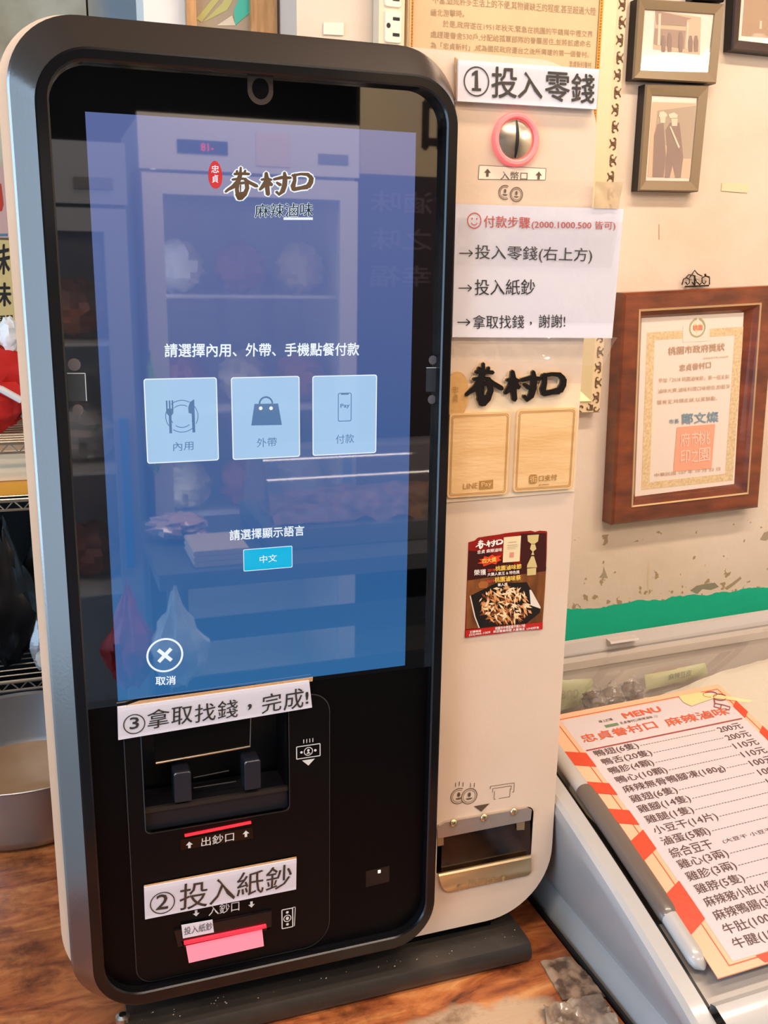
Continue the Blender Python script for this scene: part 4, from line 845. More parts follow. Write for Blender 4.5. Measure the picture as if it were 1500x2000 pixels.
def packet(name, label, quad_px, Y, tilt, m_, text=None, m_t=None, th=.02, text_px=None):
    q = [U(*p, 1, Y) for p in quad_px]
    for v in q[:2]: v.y += tilt
    o = thing(name, label, 'food packet', (q[3].x, q[3].y, q[3].z))
    def fn(u, v):
        p = q[3].lerp(q[2], u).lerp(q[0].lerp(q[1], u), v); b_ = math.sin(math.pi*min(1, max(0, u)))**.5*math.sin(math.pi*v)**.5
        return p+Vector((0, -th*.4*b_, th*.4*b_+.002*noise.noise(Vector((u*8, v*5, Y*10)))))
    def fb(u, v):
        p = q[3].lerp(q[2], u).lerp(q[0].lerp(q[1], u), v); return p+Vector((0, th*.8, -th*.5))*math.sin(math.pi*u)**.5*math.sin(math.pi*v)**.5
    mb = MB(); grid(mb, fn, 14, 8); grid(mb, fb, 14, 8); mb.build('wrapper', m_, o, True)
    if text:
        mb = MB(); a_, b_, c_ = [U(*p, 1, Y) for p in text_px]; text3(mb, text, a_, b_, c_, .004, Vector((0, -th*.55, th*.55+.001))); mb.build('handwriting', m_t, o)
    return o
m_lime = mat('label_lime', '#aeb187', .5, bump=.2); m_mk = mat('marker_faint', '#5c5840', .6)
packet('labelled_packet', 'pale green packet with black handwriting against the freezer back wall', ((1262, 1320), (1380, 1296), (1384, 1318), (1262, 1348)), .318, .004, m_lime, '麻辣豆皮', m_mk, .012, ((1300, 1335), (1345, 1325), (1300, 1323)))
packet('labelled_packet', 'pale green packet marked 800 at the freezer corner behind the kiosk', ((1075, 1332), (1162, 1328), (1160, 1372), (1075, 1392)), .312, .006, m_lime, '800', mat('marker_pale', '#9a946c', .6), .010, ((1090, 1372), (1126, 1368), (1090, 1354)))
mb = MB()
for i, (px, py) in enumerate(((1160, 1369), (1195, 1361), (1234, 1351))):
    c = U(px, py, 1, .27)
    t = thing('bagged_meat', ('dark brown frozen lump in clear film, nearest the kiosk edge', 'dark brown frozen lump in clear film, middle of the three by the menu', 'dark brown frozen lump in clear film beside the pale sack')[i], 'frozen food', c)
    blob(MB(), c, (.017, .016, .015), .25, 3, i).build('meat', mat('frozen_brown', '#2e1e14', .5, color2='#5a4430', vscale=60), t, True)
    blob(MB(), c+Vector((0, 0, .002)), (.021, .019, .018), .3, 4, i+5, pinch=.5).build('film_bag', clear('bag_film', gloss=.05, rough=.15, haze=.05, bump=.4, bscale=60), t, True)

# menu sheet on the lid
PX0, PX1, PY0, PY1 = .5515, .841, -.2345, .1565
def onlid(x, y, o_): return (x, y, lidz(x, y)+o_)
MN = thing('menu_sheet', 'laminated orange-bordered paper menu taped flat on the freezer glass', 'menu', (PX0, PY0, lidz(PX0, PY0)))
mb = MB(); grid(mb, lambda u, v: onlid(PX0+(PX1-PX0)*u, PY0+(PY1-PY0)*v, -.0005), 4, 40); grid(mb, lambda u, v: onlid(PX0+(PX1-PX0)*u, PY0+(PY1-PY0)*v, .0007), 4, 40)
mb.build('sheet', mat('menu_peach', '#e5a684', .35, coat=.4), MN, True)
def lidpoly(mb, pts, o_, n=6):
    """quad subdivided so it follows the curved lid"""
    a_, b_, c_, d_ = [Vector(p) for p in pts]
    grid(mb, lambda u, v: onlid(*(a_.lerp(b_, u).lerp(d_.lerp(c_, u), v)), o_), 1, n)
def lidrect(mb, x0, y0, x1, y1, o_, n=12): lidpoly(mb, ((x0, y0), (x1, y0), (x1, y1), (x0, y1)), o_, n)
mb = MB(); lidrect(mb, .5775, -.2235, .8265, .1435, .0009, 40)
mb.build('inner_field', mat('menu_lilac', '#beb3b5', .35, coat=.4), MN, True)
mb = MB(); BX0, BX1, BY0, BY1 = .5705, .8310, -.2270, .1455
for r_ in ((BX0, BY0, BX0+.0011, BY1), (BX1, BY0, BX1+.0011, BY1), (BX0, BY0, BX1, BY0+.0011), (BX0, BY1, BX1+.001, BY1+.0012)): lidrect(mb, *r_, .0011, 24)
mb.build('border_line', mat('menu_redline', '#b8502e', .4), MN)
ysb = [.0864, .0303, -.0150, -.0672, -.1393]
hb = [.0262, .0200, .0230, .0280, .0480]
m_st = mat('menu_orange', '#bd3d1e', .4, bump=.2, bscale=80)
def stripe(pts, n=6): mb = MB(); lidpoly(mb, pts, .0013, n); mb.build('border_stripe', m_st, MN)
for k in range(5):
    y = ysb[k]; h = hb[k]; sk = .010 if k < 3 else -.012
    stripe(((PX0+.001, y-h), (.5785, y-h-sk), (.5785, y-(sk if sk > 0 else -.012)), (PX0+.001, y)))
    stripe(((.8275, y-h+.02), (PX1-.001, y-h+.02+sk), (PX1-.001, y+.02+sk), (.8275, y+.02)))
for k in range(3): stripe(((.61+k*.08, PY0+.001), (.645+k*.08, PY0+.001), (.650+k*.08, -.2245), (.605+k*.08, -.2245)), 2)
def mtext(mb, s_, x0, y0, x1, h, bold=.006, o_=.0014):
    vs, fs, a_, b_, c_, d_ = glyphs(s_, bold)
    sx = (x1-x0)/(b_-a_); sy = h/(d_-c_)
    mb.add([onlid(x0+(x-a_)*sx, y0+(y-c_)*sy, o_+7e-5*k) for x, y, k in vs], fs)
mt = mat('menu_brown_ink', '#4e2e26', .5); mo = mat('menu_orange_ink', '#c9542c', .5)
mb = MB(); mtext(mb, 'MENU', .6660, .1235, .7240, .0105, .03); mtext(mb, '忠貞眷村口', .5860, .0940, .6990, .0150, .012); mtext(mb, '麻辣滷味', .7140, .0925, .8130, .0155, .012); mb.build('orange_lettering', mo, MN)
mb = MB(); lidrect(mb, .5806, .0790, .8225, .0812, .0014, 2); mb.build('divider', mat('menu_divider', '#8e3a32', .5), MN)
rows = [('鴨翅(6隻)', .6516, '200元'), ('鴨舌(20隻)', .661, '200元'), ('鴨胗(4顆)', .653, '110元'), ('鴨心(10顆)', .662, '110元'), ('麻辣無骨鴨腳凍(180g)', .7368, '100元'), ('雞翅(6隻)', .6543, '100元'),
        ('雞腳(14隻)', .6619, '100元'), ('雞腿(1隻)', .6547, '60元'), ('小豆干(14片)', .6772, '50元'), ('滷蛋(5顆)', .6544, '50元'), ('綜合豆干', .6459, '50元'), ('雞心(3兩)', .6554, '100元'), ('雞胗(3兩)', .654, '100元'), ('雞脖(5隻)', .6522, '100元'),
        ('麻辣豬小肚(1個)', .686, '100元'), ('麻辣鴨腸(3兩)', .6790, '100元'), ('牛肚(100g)', .6600, '150元'), ('牛腱(100g)', .6600, '150元')]
mb = MB()
for i, (s_, xr, pr) in enumerate(rows):
    y = .0640-.01645*i; mtext(mb, s_, .5895 if i else .588, y, xr, .0135, .004); w_ = .037 if len(pr) == 4 else .030
    mtext(mb, pr, .812-w_, y-.0015, .812, .0115, .004)
    if i == 10: mtext(mb, '(大豆干 小豆干 素雞)', .6600, y+.002, .757, .0062, .0)
    else:
        x = xr+.003
        while x < .770: lidrect(mb, x, y+.0052, x+.0026, y+.0059, .0014, 1); x += .0042
mtext(mb, '線上訂購', .6270, .1245, .6480, .0052, .0); mtext(mb, '忠貞眷村口麻辣滷味 ☺', .6530, .1135, .7120, .0055, .0)
mb.build('menu_lettering', mt, MN)
mb = MB(); lidrect(mb, .6300, .1135, .6500, .1185, .0014, 1); mb.build('green_tag', mat('menu_green', '#5c7a52', .5), MN)
# red scribble ornament at the top right corner
mb = MB()
def sc(pts, r=.0007): mb.tube([onlid(x, y, .0018) for x, y in pts], r, 5)
sc([(.812+.011*math.cos(a_), .137+.006*math.sin(a_)) for a_ in [k*.5 for k in range(-3, 10)]]); sc([(.822+.010*math.cos(a_), .128+.007*math.sin(a_)) for a_ in [k*.45 for k in range(0, 13)]])
sc([(.812, .128), (.806, .118), (.800, .112), (.807, .106), (.812, .112)]); sc([(.806, .118), (.815, .112), (.822, .105), (.816, .100), (.812, .104)])
mb.build('red_scribble', mat('scribble_red', '#8e3226', .5), MN, True)
# pale tape streak
mb = MB()
mb.add([onlid(x, y, .0022) for x, y in ((.766, .1455), (.800, .1450), (.818, .136), (.862, .108), (.855, .106), (.812, .128), (.785, .124), (.770, .121), (.764, .132))], [tuple(range(9))])
mb.build('yellowed_tape', mat('tape_yellow', '#f0c98c', .3, alpha=.85), MN)

# ------------------------------------------------------------------ scraps on the table
def scrap(name, label, pts, m_, z=TZ, h=.004, amp=.003, cat='packaging'):
    q = [U(*p, 2, z) for p in pts]
    def fn(u, v):
        p = q[3].lerp(q[2], u).lerp(q[0].lerp(q[1], u), v); p.x = min(p.x, .5165); p.z = z+h*.4+abs(amp*noise.noise(Vector((p.x*70, p.y*70, 2))))*1.6; return p
    mb = MB(); grid(mb, fn, 22, 16)
    n0 = len(mb.v); mb.v += [(x, y, z+.0003) for x, y, _ in mb.v[:n0]]; mb.f += [tuple(i+n0 for i in f[::-1]) for f in mb.f]
    o = mb.build(name, m_, None, True); return tag(o, label, cat)
scrap('cardboard_scrap', 'dirty flattened piece of grey-brown cardboard against the freezer side', ((1055, 1880), (1116, 1872), (1192, 1950), (1098, 1956)), mat('dirty_card', '#a08268', .7, color2='#5a4434', vscale=50, lo=.45, hi=.6, bump=.4))
scrap('plastic_wrapper', 'crumpled clear plastic wrapper in front of the cardboard scrap', ((1060, 1972), (1170, 1942), (1225, 2030), (1080, 2060)), mat('crinkled_plastic', '#b09a84', .18, spec=.8, bump=1, bscale=60, color2='#6e5744', vscale=40, coat=.6), amp=.010, h=.004)

# ------------------------------------------------------------------ pot
PC = (-.112, .572)
POT = thing('steel_pot', 'wide shallow stainless steel pot standing behind the kiosk', 'pot', (PC[0], PC[1], TZ))
mb = MB(); mb.lathe([(0, .002), (.150, .002), (.160, .008), (.166, .022), (.170, .0985), (.1735, .1010), (.1745, .1025), (.1735, .1035), (.1690, .1000), (.1645, .024), (.155, .010), (.0, .010)], (PC[0], PC[1], TZ-.001), 72)
mb.build('pot_body', mat('pot_steel', '#a9adb4', .36, metal=1, bump=.1, bscale=26, stretch=(1, 1, .3), rvary=.12), POT, True, 40)
mb = MB(); mb.lathe([(0, .0), (.1605, .0)], (PC[0], PC[1], TZ+.016), 60); mb.build('pot_water', mat('murky_water', '#c9a988', .08, ior=1.33, color2='#b89470', vscale=9), POT, True)

# ------------------------------------------------------------------ wire shelf rack with goods, left background
m_chr = mat('wire_chrome', '#b9b0a2', .3, metal=.9)
R = thing('wire_shelf_rack', 'chrome wire shelf rack standing behind the steel pot', 'shelf', (-.32, .98, FLOOR))
SX0, SX1, SY0, SY1 = -.62, .04, .86, 1.22
SZ = [.113, .012, -.325]
for z in SZ:
    mb = MB()
    for y in (SY0, SY1):
        mb.tube([(SX0, y, z), (SX1, y, z)], .003, 6); mb.tube([(SX0, y, z-.016), (SX1, y, z-.016)], .0025, 6)
        k = 0; x = SX0
        while x < SX1-.03: mb.tube([(x, y, z), (x+.015, y, z-.016), (x+.03, y, z)], .0015, 5); x += .03
    for k in range(15): y = SY0+(SY1-SY0)*k/14; mb.tube([(SX0, y, z+.003), (SX1, y, z+.003)], .0015, 5)
    mb.build('wire_shelf', m_chr, R)
for x in (SX0, SX1):
    for y in (SY0, SY1): MB().tube([(x, y, FLOOR), (x, y, .62)], .011, 10).build('post', m_chr, R, True)
def goods(name, label, cat, loc): return thing(name, label, cat, loc)
t = goods('red_cloth_bag', 'bright red cloth bag lying on the upper wire shelf', 'bag', (-.12, .95, .115))
blob(MB(), (-.150, .95, .200), (.085, .07, .080), .18, 3, 2, 26, 18).build('bag_body', mat('red_cloth', '#d01c12', .7, bump=.4, bscale=30), t, True)
MB().tube([(-.165, .868, .222), (-.115, .870, .205), (-.085, .874, .185)], .006, 8).build('white_strap', mat('strap_white', '#e6ddd6', .5), t, True)
o = blob(MB(), (-.098, .94, .292), (.017, .016, .030), .25, 3, 4).build('tissue_packet', mat('tissue_white', '#f0ece6', .7), None, True); tag(o, 'crumpled white tissue packet poking out above the red bag', 'tissue')
o = blob(MB(), (-.060, .93, .160), (.028, .03, .042), .2, 3, 9).build('plastic_bag', mat('pale_blue_plastic', '#9fb0ae', .35), None, True); tag(o, 'pale blue plastic bag on the shelf at the red bag\'s side', 'bag')
t = goods('storage_box', 'cream storage box with a yellow-orange base between the wire shelves', 'box', (-.3, 1.0, .02))
mb = MB(); mb.loft([at(rrect(-.5, .040, .02, .094, .004, 3), .90), at(rrect(-.5, .040, .02, .094, .004, 3), 1.15)], True, True); mb.build('box_body', mat('box_cream', '#e0c8a4', .5), t)
mb = MB(); mb.loft([at(rrect(-.51, .017, .03, .039, .004, 3), .885), at(rrect(-.51, .017, .03, .039, .004, 3), 1.16)], True, True); mb.build('orange_tray', mat('tray_orange', '#e09a34', .4), t)
for i, (x, y, s_) in enumerate(((-.140, .915, 1), (-.060, 1.02, .97), (-.255, .92, .95), (-.175, 1.05, .95), (-.30, 1.07, .95))):
    o = blob(MB(), (x, y, -.188), (.056, .05, .118*s_), .22, 3.4, i+1, 24, 18, .62, 7).build('black_plastic_bag', mat('bag_black', '#070608', .42, spec=.3, bump=.4, bscale=40), None, True)
    tag(o, ('knotted black plastic bag at the shelf front edge', 'tall knotted black plastic bag closest to the kiosk side', 'added black plastic bag at the left frame edge, filling the dark shelf interior', 'added tall black plastic bag behind the front black bag, filling the dark', 'added black plastic bag at the back of the shelf, farthest left, filling the dark')[i], 'bag', 'black bags hanging between the lower wire shelves')  # last three bags are added to darken the shelf interior
t = goods('shade_filler_bin', 'added black bin standing for the shade under the lowest wire shelf', 'bin', (-.3, 1.02, FLOOR))  # added bin: its black stands for the shade below the shelf
mb = MB(); mb.loft([[(x, y, z) for x, y in ((-.55+k, .90+k, ), (.0-k, .90+k), (.0-k, 1.17-k), (-.55+k, 1.17-k))] for z, k in ((FLOOR+.001, .02), (-.36, 0), (-.36, .006), (-.42, .008))], True, True); mb.build('filler_body', mat('filler_shade_black', '#0a0a0c', .5), t)
t = goods('shade_backdrop', 'added black cloth backdrop standing for the dark interior behind the wire rack', 'cloth', (-.3, 1.24, -.3))  # added sheet: black in place of the unlit depth behind the bags
def cl(u, v): return (-.62+.70*u, 1.238+.006*math.sin(u*40), -.36+.37*v)
mb = MB(); grid(mb, cl, 60, 2); mb.build('backdrop_sheet', mat('backdrop_shade_black', '#08080a', .9), t, True)
t = goods('clear_food_bag', 'small clear plastic bag holding white food beside the black bags', 'bag', (-.085, .87, -.31))
blob(MB(), (-.083, .885, -.262), (.019, .016, .056), .15, 3, 3, 20, 16, .85, 5).build('film_bag', clear('bag_film2', gloss=.10, rough=.15, haze=.30, bump=.5, bscale=50, hazecol='#c8c4c4'), t, True)
blob(MB(), (-.080, .885, -.296), (.014, .012, .018), .2, 3, 6).build('white_food', mat('food_white', '#e6d3ba', .6), t, True)
# poster behind the rack
def poster(label, x0, z0, x1, z1, Y, col, items):
    o = thing('wall_poster', label, 'poster', (x0, Y, z0)); slab([(x0, z0), (x1, z0), (x1, z1), (x0, z1)], Y-.001, Y).build('sheet', mat('poster_'+col[1:], col, .5), o)
    for nm, m_, fn in items: mb = MB(); fn(mb, Y-.0015); mb.build(nm, m_, o)
YP = 1.25
def pt(px, py): return P2(px, py, YP)
pz = lambda X, Y: pt(X/4, 300+Y/4)
x0, z0 = pt(-90, 700); x1, z1 = pt(60, 470)
def ptxt(mb, y):
    for s_, a_, b_, c_, bo in (('味', (-60, 960), (75, 930), (-60, 730), .02), ('味', (-60, 1190), (85, 1190), (-60, 1010), .02), ('御用肌', (-80, 1330), (105, 1325), (-80, 1265), .03), ('花 招', (-80, 1400), (115, 1400), (-80, 1350), .03)):
        a_, b_, c_ = [Vector((pz(*p)[0], y, pz(*p)[1])) for p in (a_, b_, c_)]; text3(mb, s_, a_, b_, c_, bo, Vector((0, 0, 0)))
poster('yellow poster with black brush characters behind the red bag', x0, z0, x1, z1, YP, '#e2c27c', [('black_lettering', m_ink, ptxt)])
x0, z0 = pt(-90, 462); x1, z1 = pt(50, 330)
def pred(mb, y): poly2(mb, [pz(*p) for p in ((-200, 240), (-40, 200), (10, 240), (28, 400), (15, 450), (-30, 455), (-200, 440))], y)
poster('pink and white poster with a red shape above the yellow poster', x0, z0, x1, z1, YP, '#d9a99c', [('red_shape', mat('poster_red', '#c8341c', .5), pred), ('blue_line', mat('poster_blue', '#4d7f96', .5), lambda mb, y: poly2(mb, [pz(*p) for p in ((-200, 630), (60, 625), (60, 645), (-200, 650))], y))])

# ------------------------------------------------------------------ picture at top-left
YF_ = DP-.02
t = thing('wall_picture', 'green and beige art picture in a light wood frame at the top', 'picture', (P2(450, 40, DP)[0], DP, .8))
xa, xb, xc, xd = P2(365, 20, YF_)[0], P2(383, 20, YF_)[0], P2(490, 30, YF_)[0], P2(540, 40, YF_)[0]
zb_ = P2(450, 190, YF_)[1]; zt_ = 1.05
m_lw = mat('light_wood', '#c99660', .5, color2='#b07c48', vscale=20, stretch=(8, 1, 1))
for nm, a_, b_ in (('frame_side', xa, xb), ('frame_side', xc, xd)): MB().box((a_, DP-.022, zb_), (b_, DP-.001, zt_)).build(nm, m_lw, t)
MB().box((xb, DP-.022, zt_-.02), (xc, DP-.001, zt_)).build('frame_top', m_lw, t); MB().box((xb, DP-.022, zb_), (xc, DP-.001, zb_+.02)).build('frame_bottom', m_lw, t)
MB().box((xb, DP-.008, zb_+.02), (xc, DP-.002, zt_-.02)).build('canvas', mat('canvas_taupe', '#a8957c', .6), t)
ya = DP-.0085; pp = lambda X, Y: P2(X/3, Y/3, ya)
mb = MB(); poly2(mb, [pp(*v) for v in ((1150, 110), (1290, -60), (1330, -60), (1180, 130))], ya-.0002); poly2(mb, [pp(*v) for v in ((1190, 130), (1330, 60), (1400, -60), (1350, -60), (1300, 20))], ya-.0002); mb.build('green_strokes', mat('art_green', '#b9b46a', .6), t)
mb = MB(); poly2(mb, [pp(*v) for v in ((1375, 150), (1470, 70), (1470, -60), (1420, -60), (1370, 60))], ya-.0003); mb.build('teal_patch', mat('art_teal', '#45b59a', .6), t)
mb = MB(); poly2(mb, [pp(*v) for v in ((1270, 150), (1360, 90), (1380, 150))], ya-.0004); mb.build('pale_patch', mat('art_pale', '#d9c8ae', .6), t)

# ------------------------------------------------------------------ outlet strip and wall bits
ZO = lambda X, Y: (380+X*.34667, Y*.34667)
yo = DW-.028
t = thing('outlet_strip', 'cream electrical outlet strip with two sockets beside the gilt frame', 'outlet', (P2(765, 60, DW)[0], DW, .75))
x0, x1 = P2(740, 40, yo)[0], P2(790, 40, yo)[0]; zb_ = P2(765, 90, yo)[1]
MB().loft([at(rrect(x0, zb_-.02, x1, .98, .004, 4), DW-.001), at(rrect(x0, zb_-.02, x1, .98, .004, 4), yo)], False, True).build('strip_body', mat('outlet_cream', '#dccbae', .45), t)
for k, (ya_, yb_) in enumerate(((23, 83), (-46, 13))):
    a_ = P2(750, yb_, yo); b_ = P2(784, ya_, yo); mb = MB(); mb.loft([at(rrect(a_[0], a_[1], b_[0], b_[1], .004, 4), yo), at(rrect(a_[0]+.0008, a_[1]+.0008, b_[0]-.0008, b_[1]-.0008, .0035, 4), yo-.003)], False, True); F_ = mb.build('socket', mat('socket_ivory', '#eadfc8', .4), t)
    mb = MB(); cx, cz = (a_[0]+b_[0])/2, (a_[1]+b_[1])/2
    for s_ in (1, -1): poly2(mb, rrect(cx-.001, cz+s_*.0105-.0022, cx+.0095, cz+s_*.0105+.0022, .0004, 2), yo-.0034)
    disc2(mb, (cx-.0075, cz+.001), .0032, .0036, yo-.0034, 12); mb.build('socket_holes', mat('slit_black', '', .6), F_)
o = slab([P2(*ZO(*p), DW-.001) for p in ((725, 128), (838, 130), (838, 200), (725, 195))], DW-.003, DW-.0005).build('wall_plate', mat('plate_cream', '#efdfc8', .5)); tag(o, 'blank cream wall plate above the top of the kiosk', 'wall plate')
Zt = lambda X, Y: (1140+X/4.1667, Y/4.1667)
o = slab([P2(*Zt(*p), DW-.001) for p in ((1125, 1487), (1338, 1500), (1332, 1570), (1118, 1553))], DW-.0016, DW-.0005).build('tape_patch', mat('tape_peach', '#e6caa2', .4)); tag(o, 'small peach rectangle of tape stuck on the bare plaster', 'tape')

# ------------------------------------------------------------------ framed things on the wall
def qloft(mb, quads):
    mb.loft([[Vector(v) for v in q] for q in quads]); return mb
def rectfrom(px4, Y):
    return [U(*p, 1, Y) for p in px4]
def sub(q, f):   # inset a quad by f metres
    c = sum((Vector(v) for v in q), Vector())/4; out = []
    for v in q: d = Vector(v)-c; out.append(Vector((v[0]-math.copysign(f, d.x), v[1], v[2]-math.copysign(f, d.z))))
    return out
def mv(q, y): return [Vector((v[0], y, v[2])) for v in q]
m_fr = mat('frame_olive_bronze', '#8a7558', .42, metal=.2, bump=.1, bscale=90); m_frd = mat('frame_side_black', '#140e0c', .5); m_mat = mat('photo_paper', '#e9d9c6', .3, coat=.6); m_pg = clear('picture_glass', gloss=.13, rough=.015, haze=.0, bump=.5, bscale=7)
def photo_frame(label, outer, inner, art, dep=.024, m_face=m_fr, mat_paper=m_mat, glass=True):
    Yf = DW-dep; oq = rectfrom(outer, Yf); iq = rectfrom(inner, Yf)
    o = thing('photo_frame', label, 'picture frame', (oq[3].x, DW, oq[3].z))
    mb = MB(); qloft(mb, [mv(oq, Yf+.004), mv(sub(oq, .0018), Yf), mv(iq, Yf+.0035)]); qloft(mb, [mv(iq, Yf+.0035), mv(sub(iq, .0012), Yf+.0065)]); mb.build('frame_face', m_face, o)
    mb = MB(); qloft(mb, [mv(oq, DW-.001), mv(oq, Yf+.0042)]); mb.build('frame_side', m_frd, o)
    mb = MB(); q = mv(sub(iq, .0005), Yf+.0062); mb.add(q, [(0, 1, 2, 3)]); PH = mb.build('photo_sheet', mat_paper, o)
    art(o, Yf+.0058, PH)
    if glass: mb = MB(); mb.add(mv(sub(iq, .0008), Yf+.0042), [(0, 1, 2, 3)]); mb.build('picture_glass', m_pg, o)
    return o
def artpolys(o, y, Zf, sets):
    for nm, m_, polys in sets:
        mb = MB()
        for i, l in enumerate(polys): poly2(mb, [P2(*Zf(*p), y) for p in l], y-.0001*(1+i*.05))
        mb.build(nm, m_, o); y -= .0003
def art1(o, y, PH):
    artpolys(o, y, Zt, [('printed_image', mat('sepia', '#d8b493', .4), [[(585, 85), (955, 140), (945, 445), (565, 400)]]),
      ('printed_building', mat('sepia_dark', '#a88874', .4), [[(585, 85), (880, 150), (840, 165), (835, 215), (590, 200)], [(580, 230), (830, 250), (820, 400), (570, 360)]]),
      ('printed_posts', mat('sepia_light', '#e6cbb0', .4), [[(610, 110), (630, 110), (620, 370), (600, 368)], [(840, 180), (855, 180), (845, 400), (830, 400)]]),
      ('printed_people', mat('sepia_mid', '#8f7264', .4), [[(x_-18, y_+10), (x_-8, y_-40), (x_+8, y_-40), (x_+18, y_+10), (x_+14, 420), (x_-14, 420)] for x_, y_ in ((650, 330), (700, 310), (790, 300), (870, 330), (915, 330))])])
def art2(o, y, PH):
    artpolys(o, y, Zt, [('printed_image', mat('sepia', '', .4), [[(560, 830), (935, 840), (885, 1450), (520, 1440)]]), ('printed_backdrop', mat('sepia_grey', '#b09a80', .4), [[(600, 900), (920, 860), (900, 1290), (820, 1290), (580, 1120)]]),
      ('printed_soldiers', mat('sepia_mid', '', .4), [[(600, 1010), (650, 1000), (670, 1290), (650, 1440), (560, 1440), (575, 1100)], [(700, 1000), (780, 1000), (810, 1280), (790, 1445), (745, 1445), (725, 1340), (700, 1445), (660, 1445), (680, 1200), (665, 1060)]]),
      ('printed_faces', mat('sepia_light', '', .4), [[(618, 945), (668, 945), (662, 1000), (625, 1000)], [(712, 965), (765, 965), (760, 1025), (718, 1025)]]), ('printed_sash', mat('sepia_pale', '#e8d0b4', .4), [[(698, 1030), (710, 1028), (782, 1195), (772, 1210)], [(690, 930), (735, 915), (765, 935), (760, 960), (700, 962)], [(620, 910), (650, 905), (680, 930), (678, 948), (610, 950)]])])
def art3(o, y, PH):
    artpolys(o, y, Zt, [('printed_image', mat('sepia_tan', '#b08c6a', .4), [[(1310, -30), (1520, -30), (1520, 310), (1285, 290)]]), ('printed_mark', mat('sepia_pale', '', .4), [[(1435, 170), (1450, 170), (1448, 235), (1430, 235)]])])
photo_frame('bronze-framed old photo of people before a building with light glinting on its glass', (Zt(448, -18), Zt(1150, 28), Zt(1085, 680), Zt(405, 642)), (Zt(508, 68), Zt(1080, 108), Zt(1028, 590), Zt(472, 572)), art1)
photo_frame('upright bronze-framed old photo of two soldiers, the lower frame on the wall', (Zt(512, 682), Zt(1025, 695), Zt(940, 1560), Zt(450, 1552)), (Zt(567, 768), Zt(945, 788), Zt(880, 1478), Zt(515, 1472)), art2)
photo_frame('dark-framed brown photo cut off by the top right corner of the view', (Zt(1240, -160), Zt(1900, -120), Zt(1870, 470), Zt(1210, 402)), (Zt(1300, -90), Zt(1830, -60), Zt(1800, 385), Zt(1270, 326)), art3, m_face=mat('frame_dark_brown', '#3e2a20', .4))
photo_frame('dark frame just peeking over the top edge above the glinting photo', (Zt(930, -560), Zt(1170, -550), Zt(1150, 12), Zt(900, -4)), (Zt(960, -520), Zt(1130, -510), Zt(1115, -40), Zt(935, -50)), lambda o, y, PH: None, m_face=mat('frame_near_black', '#1c1614', .4))
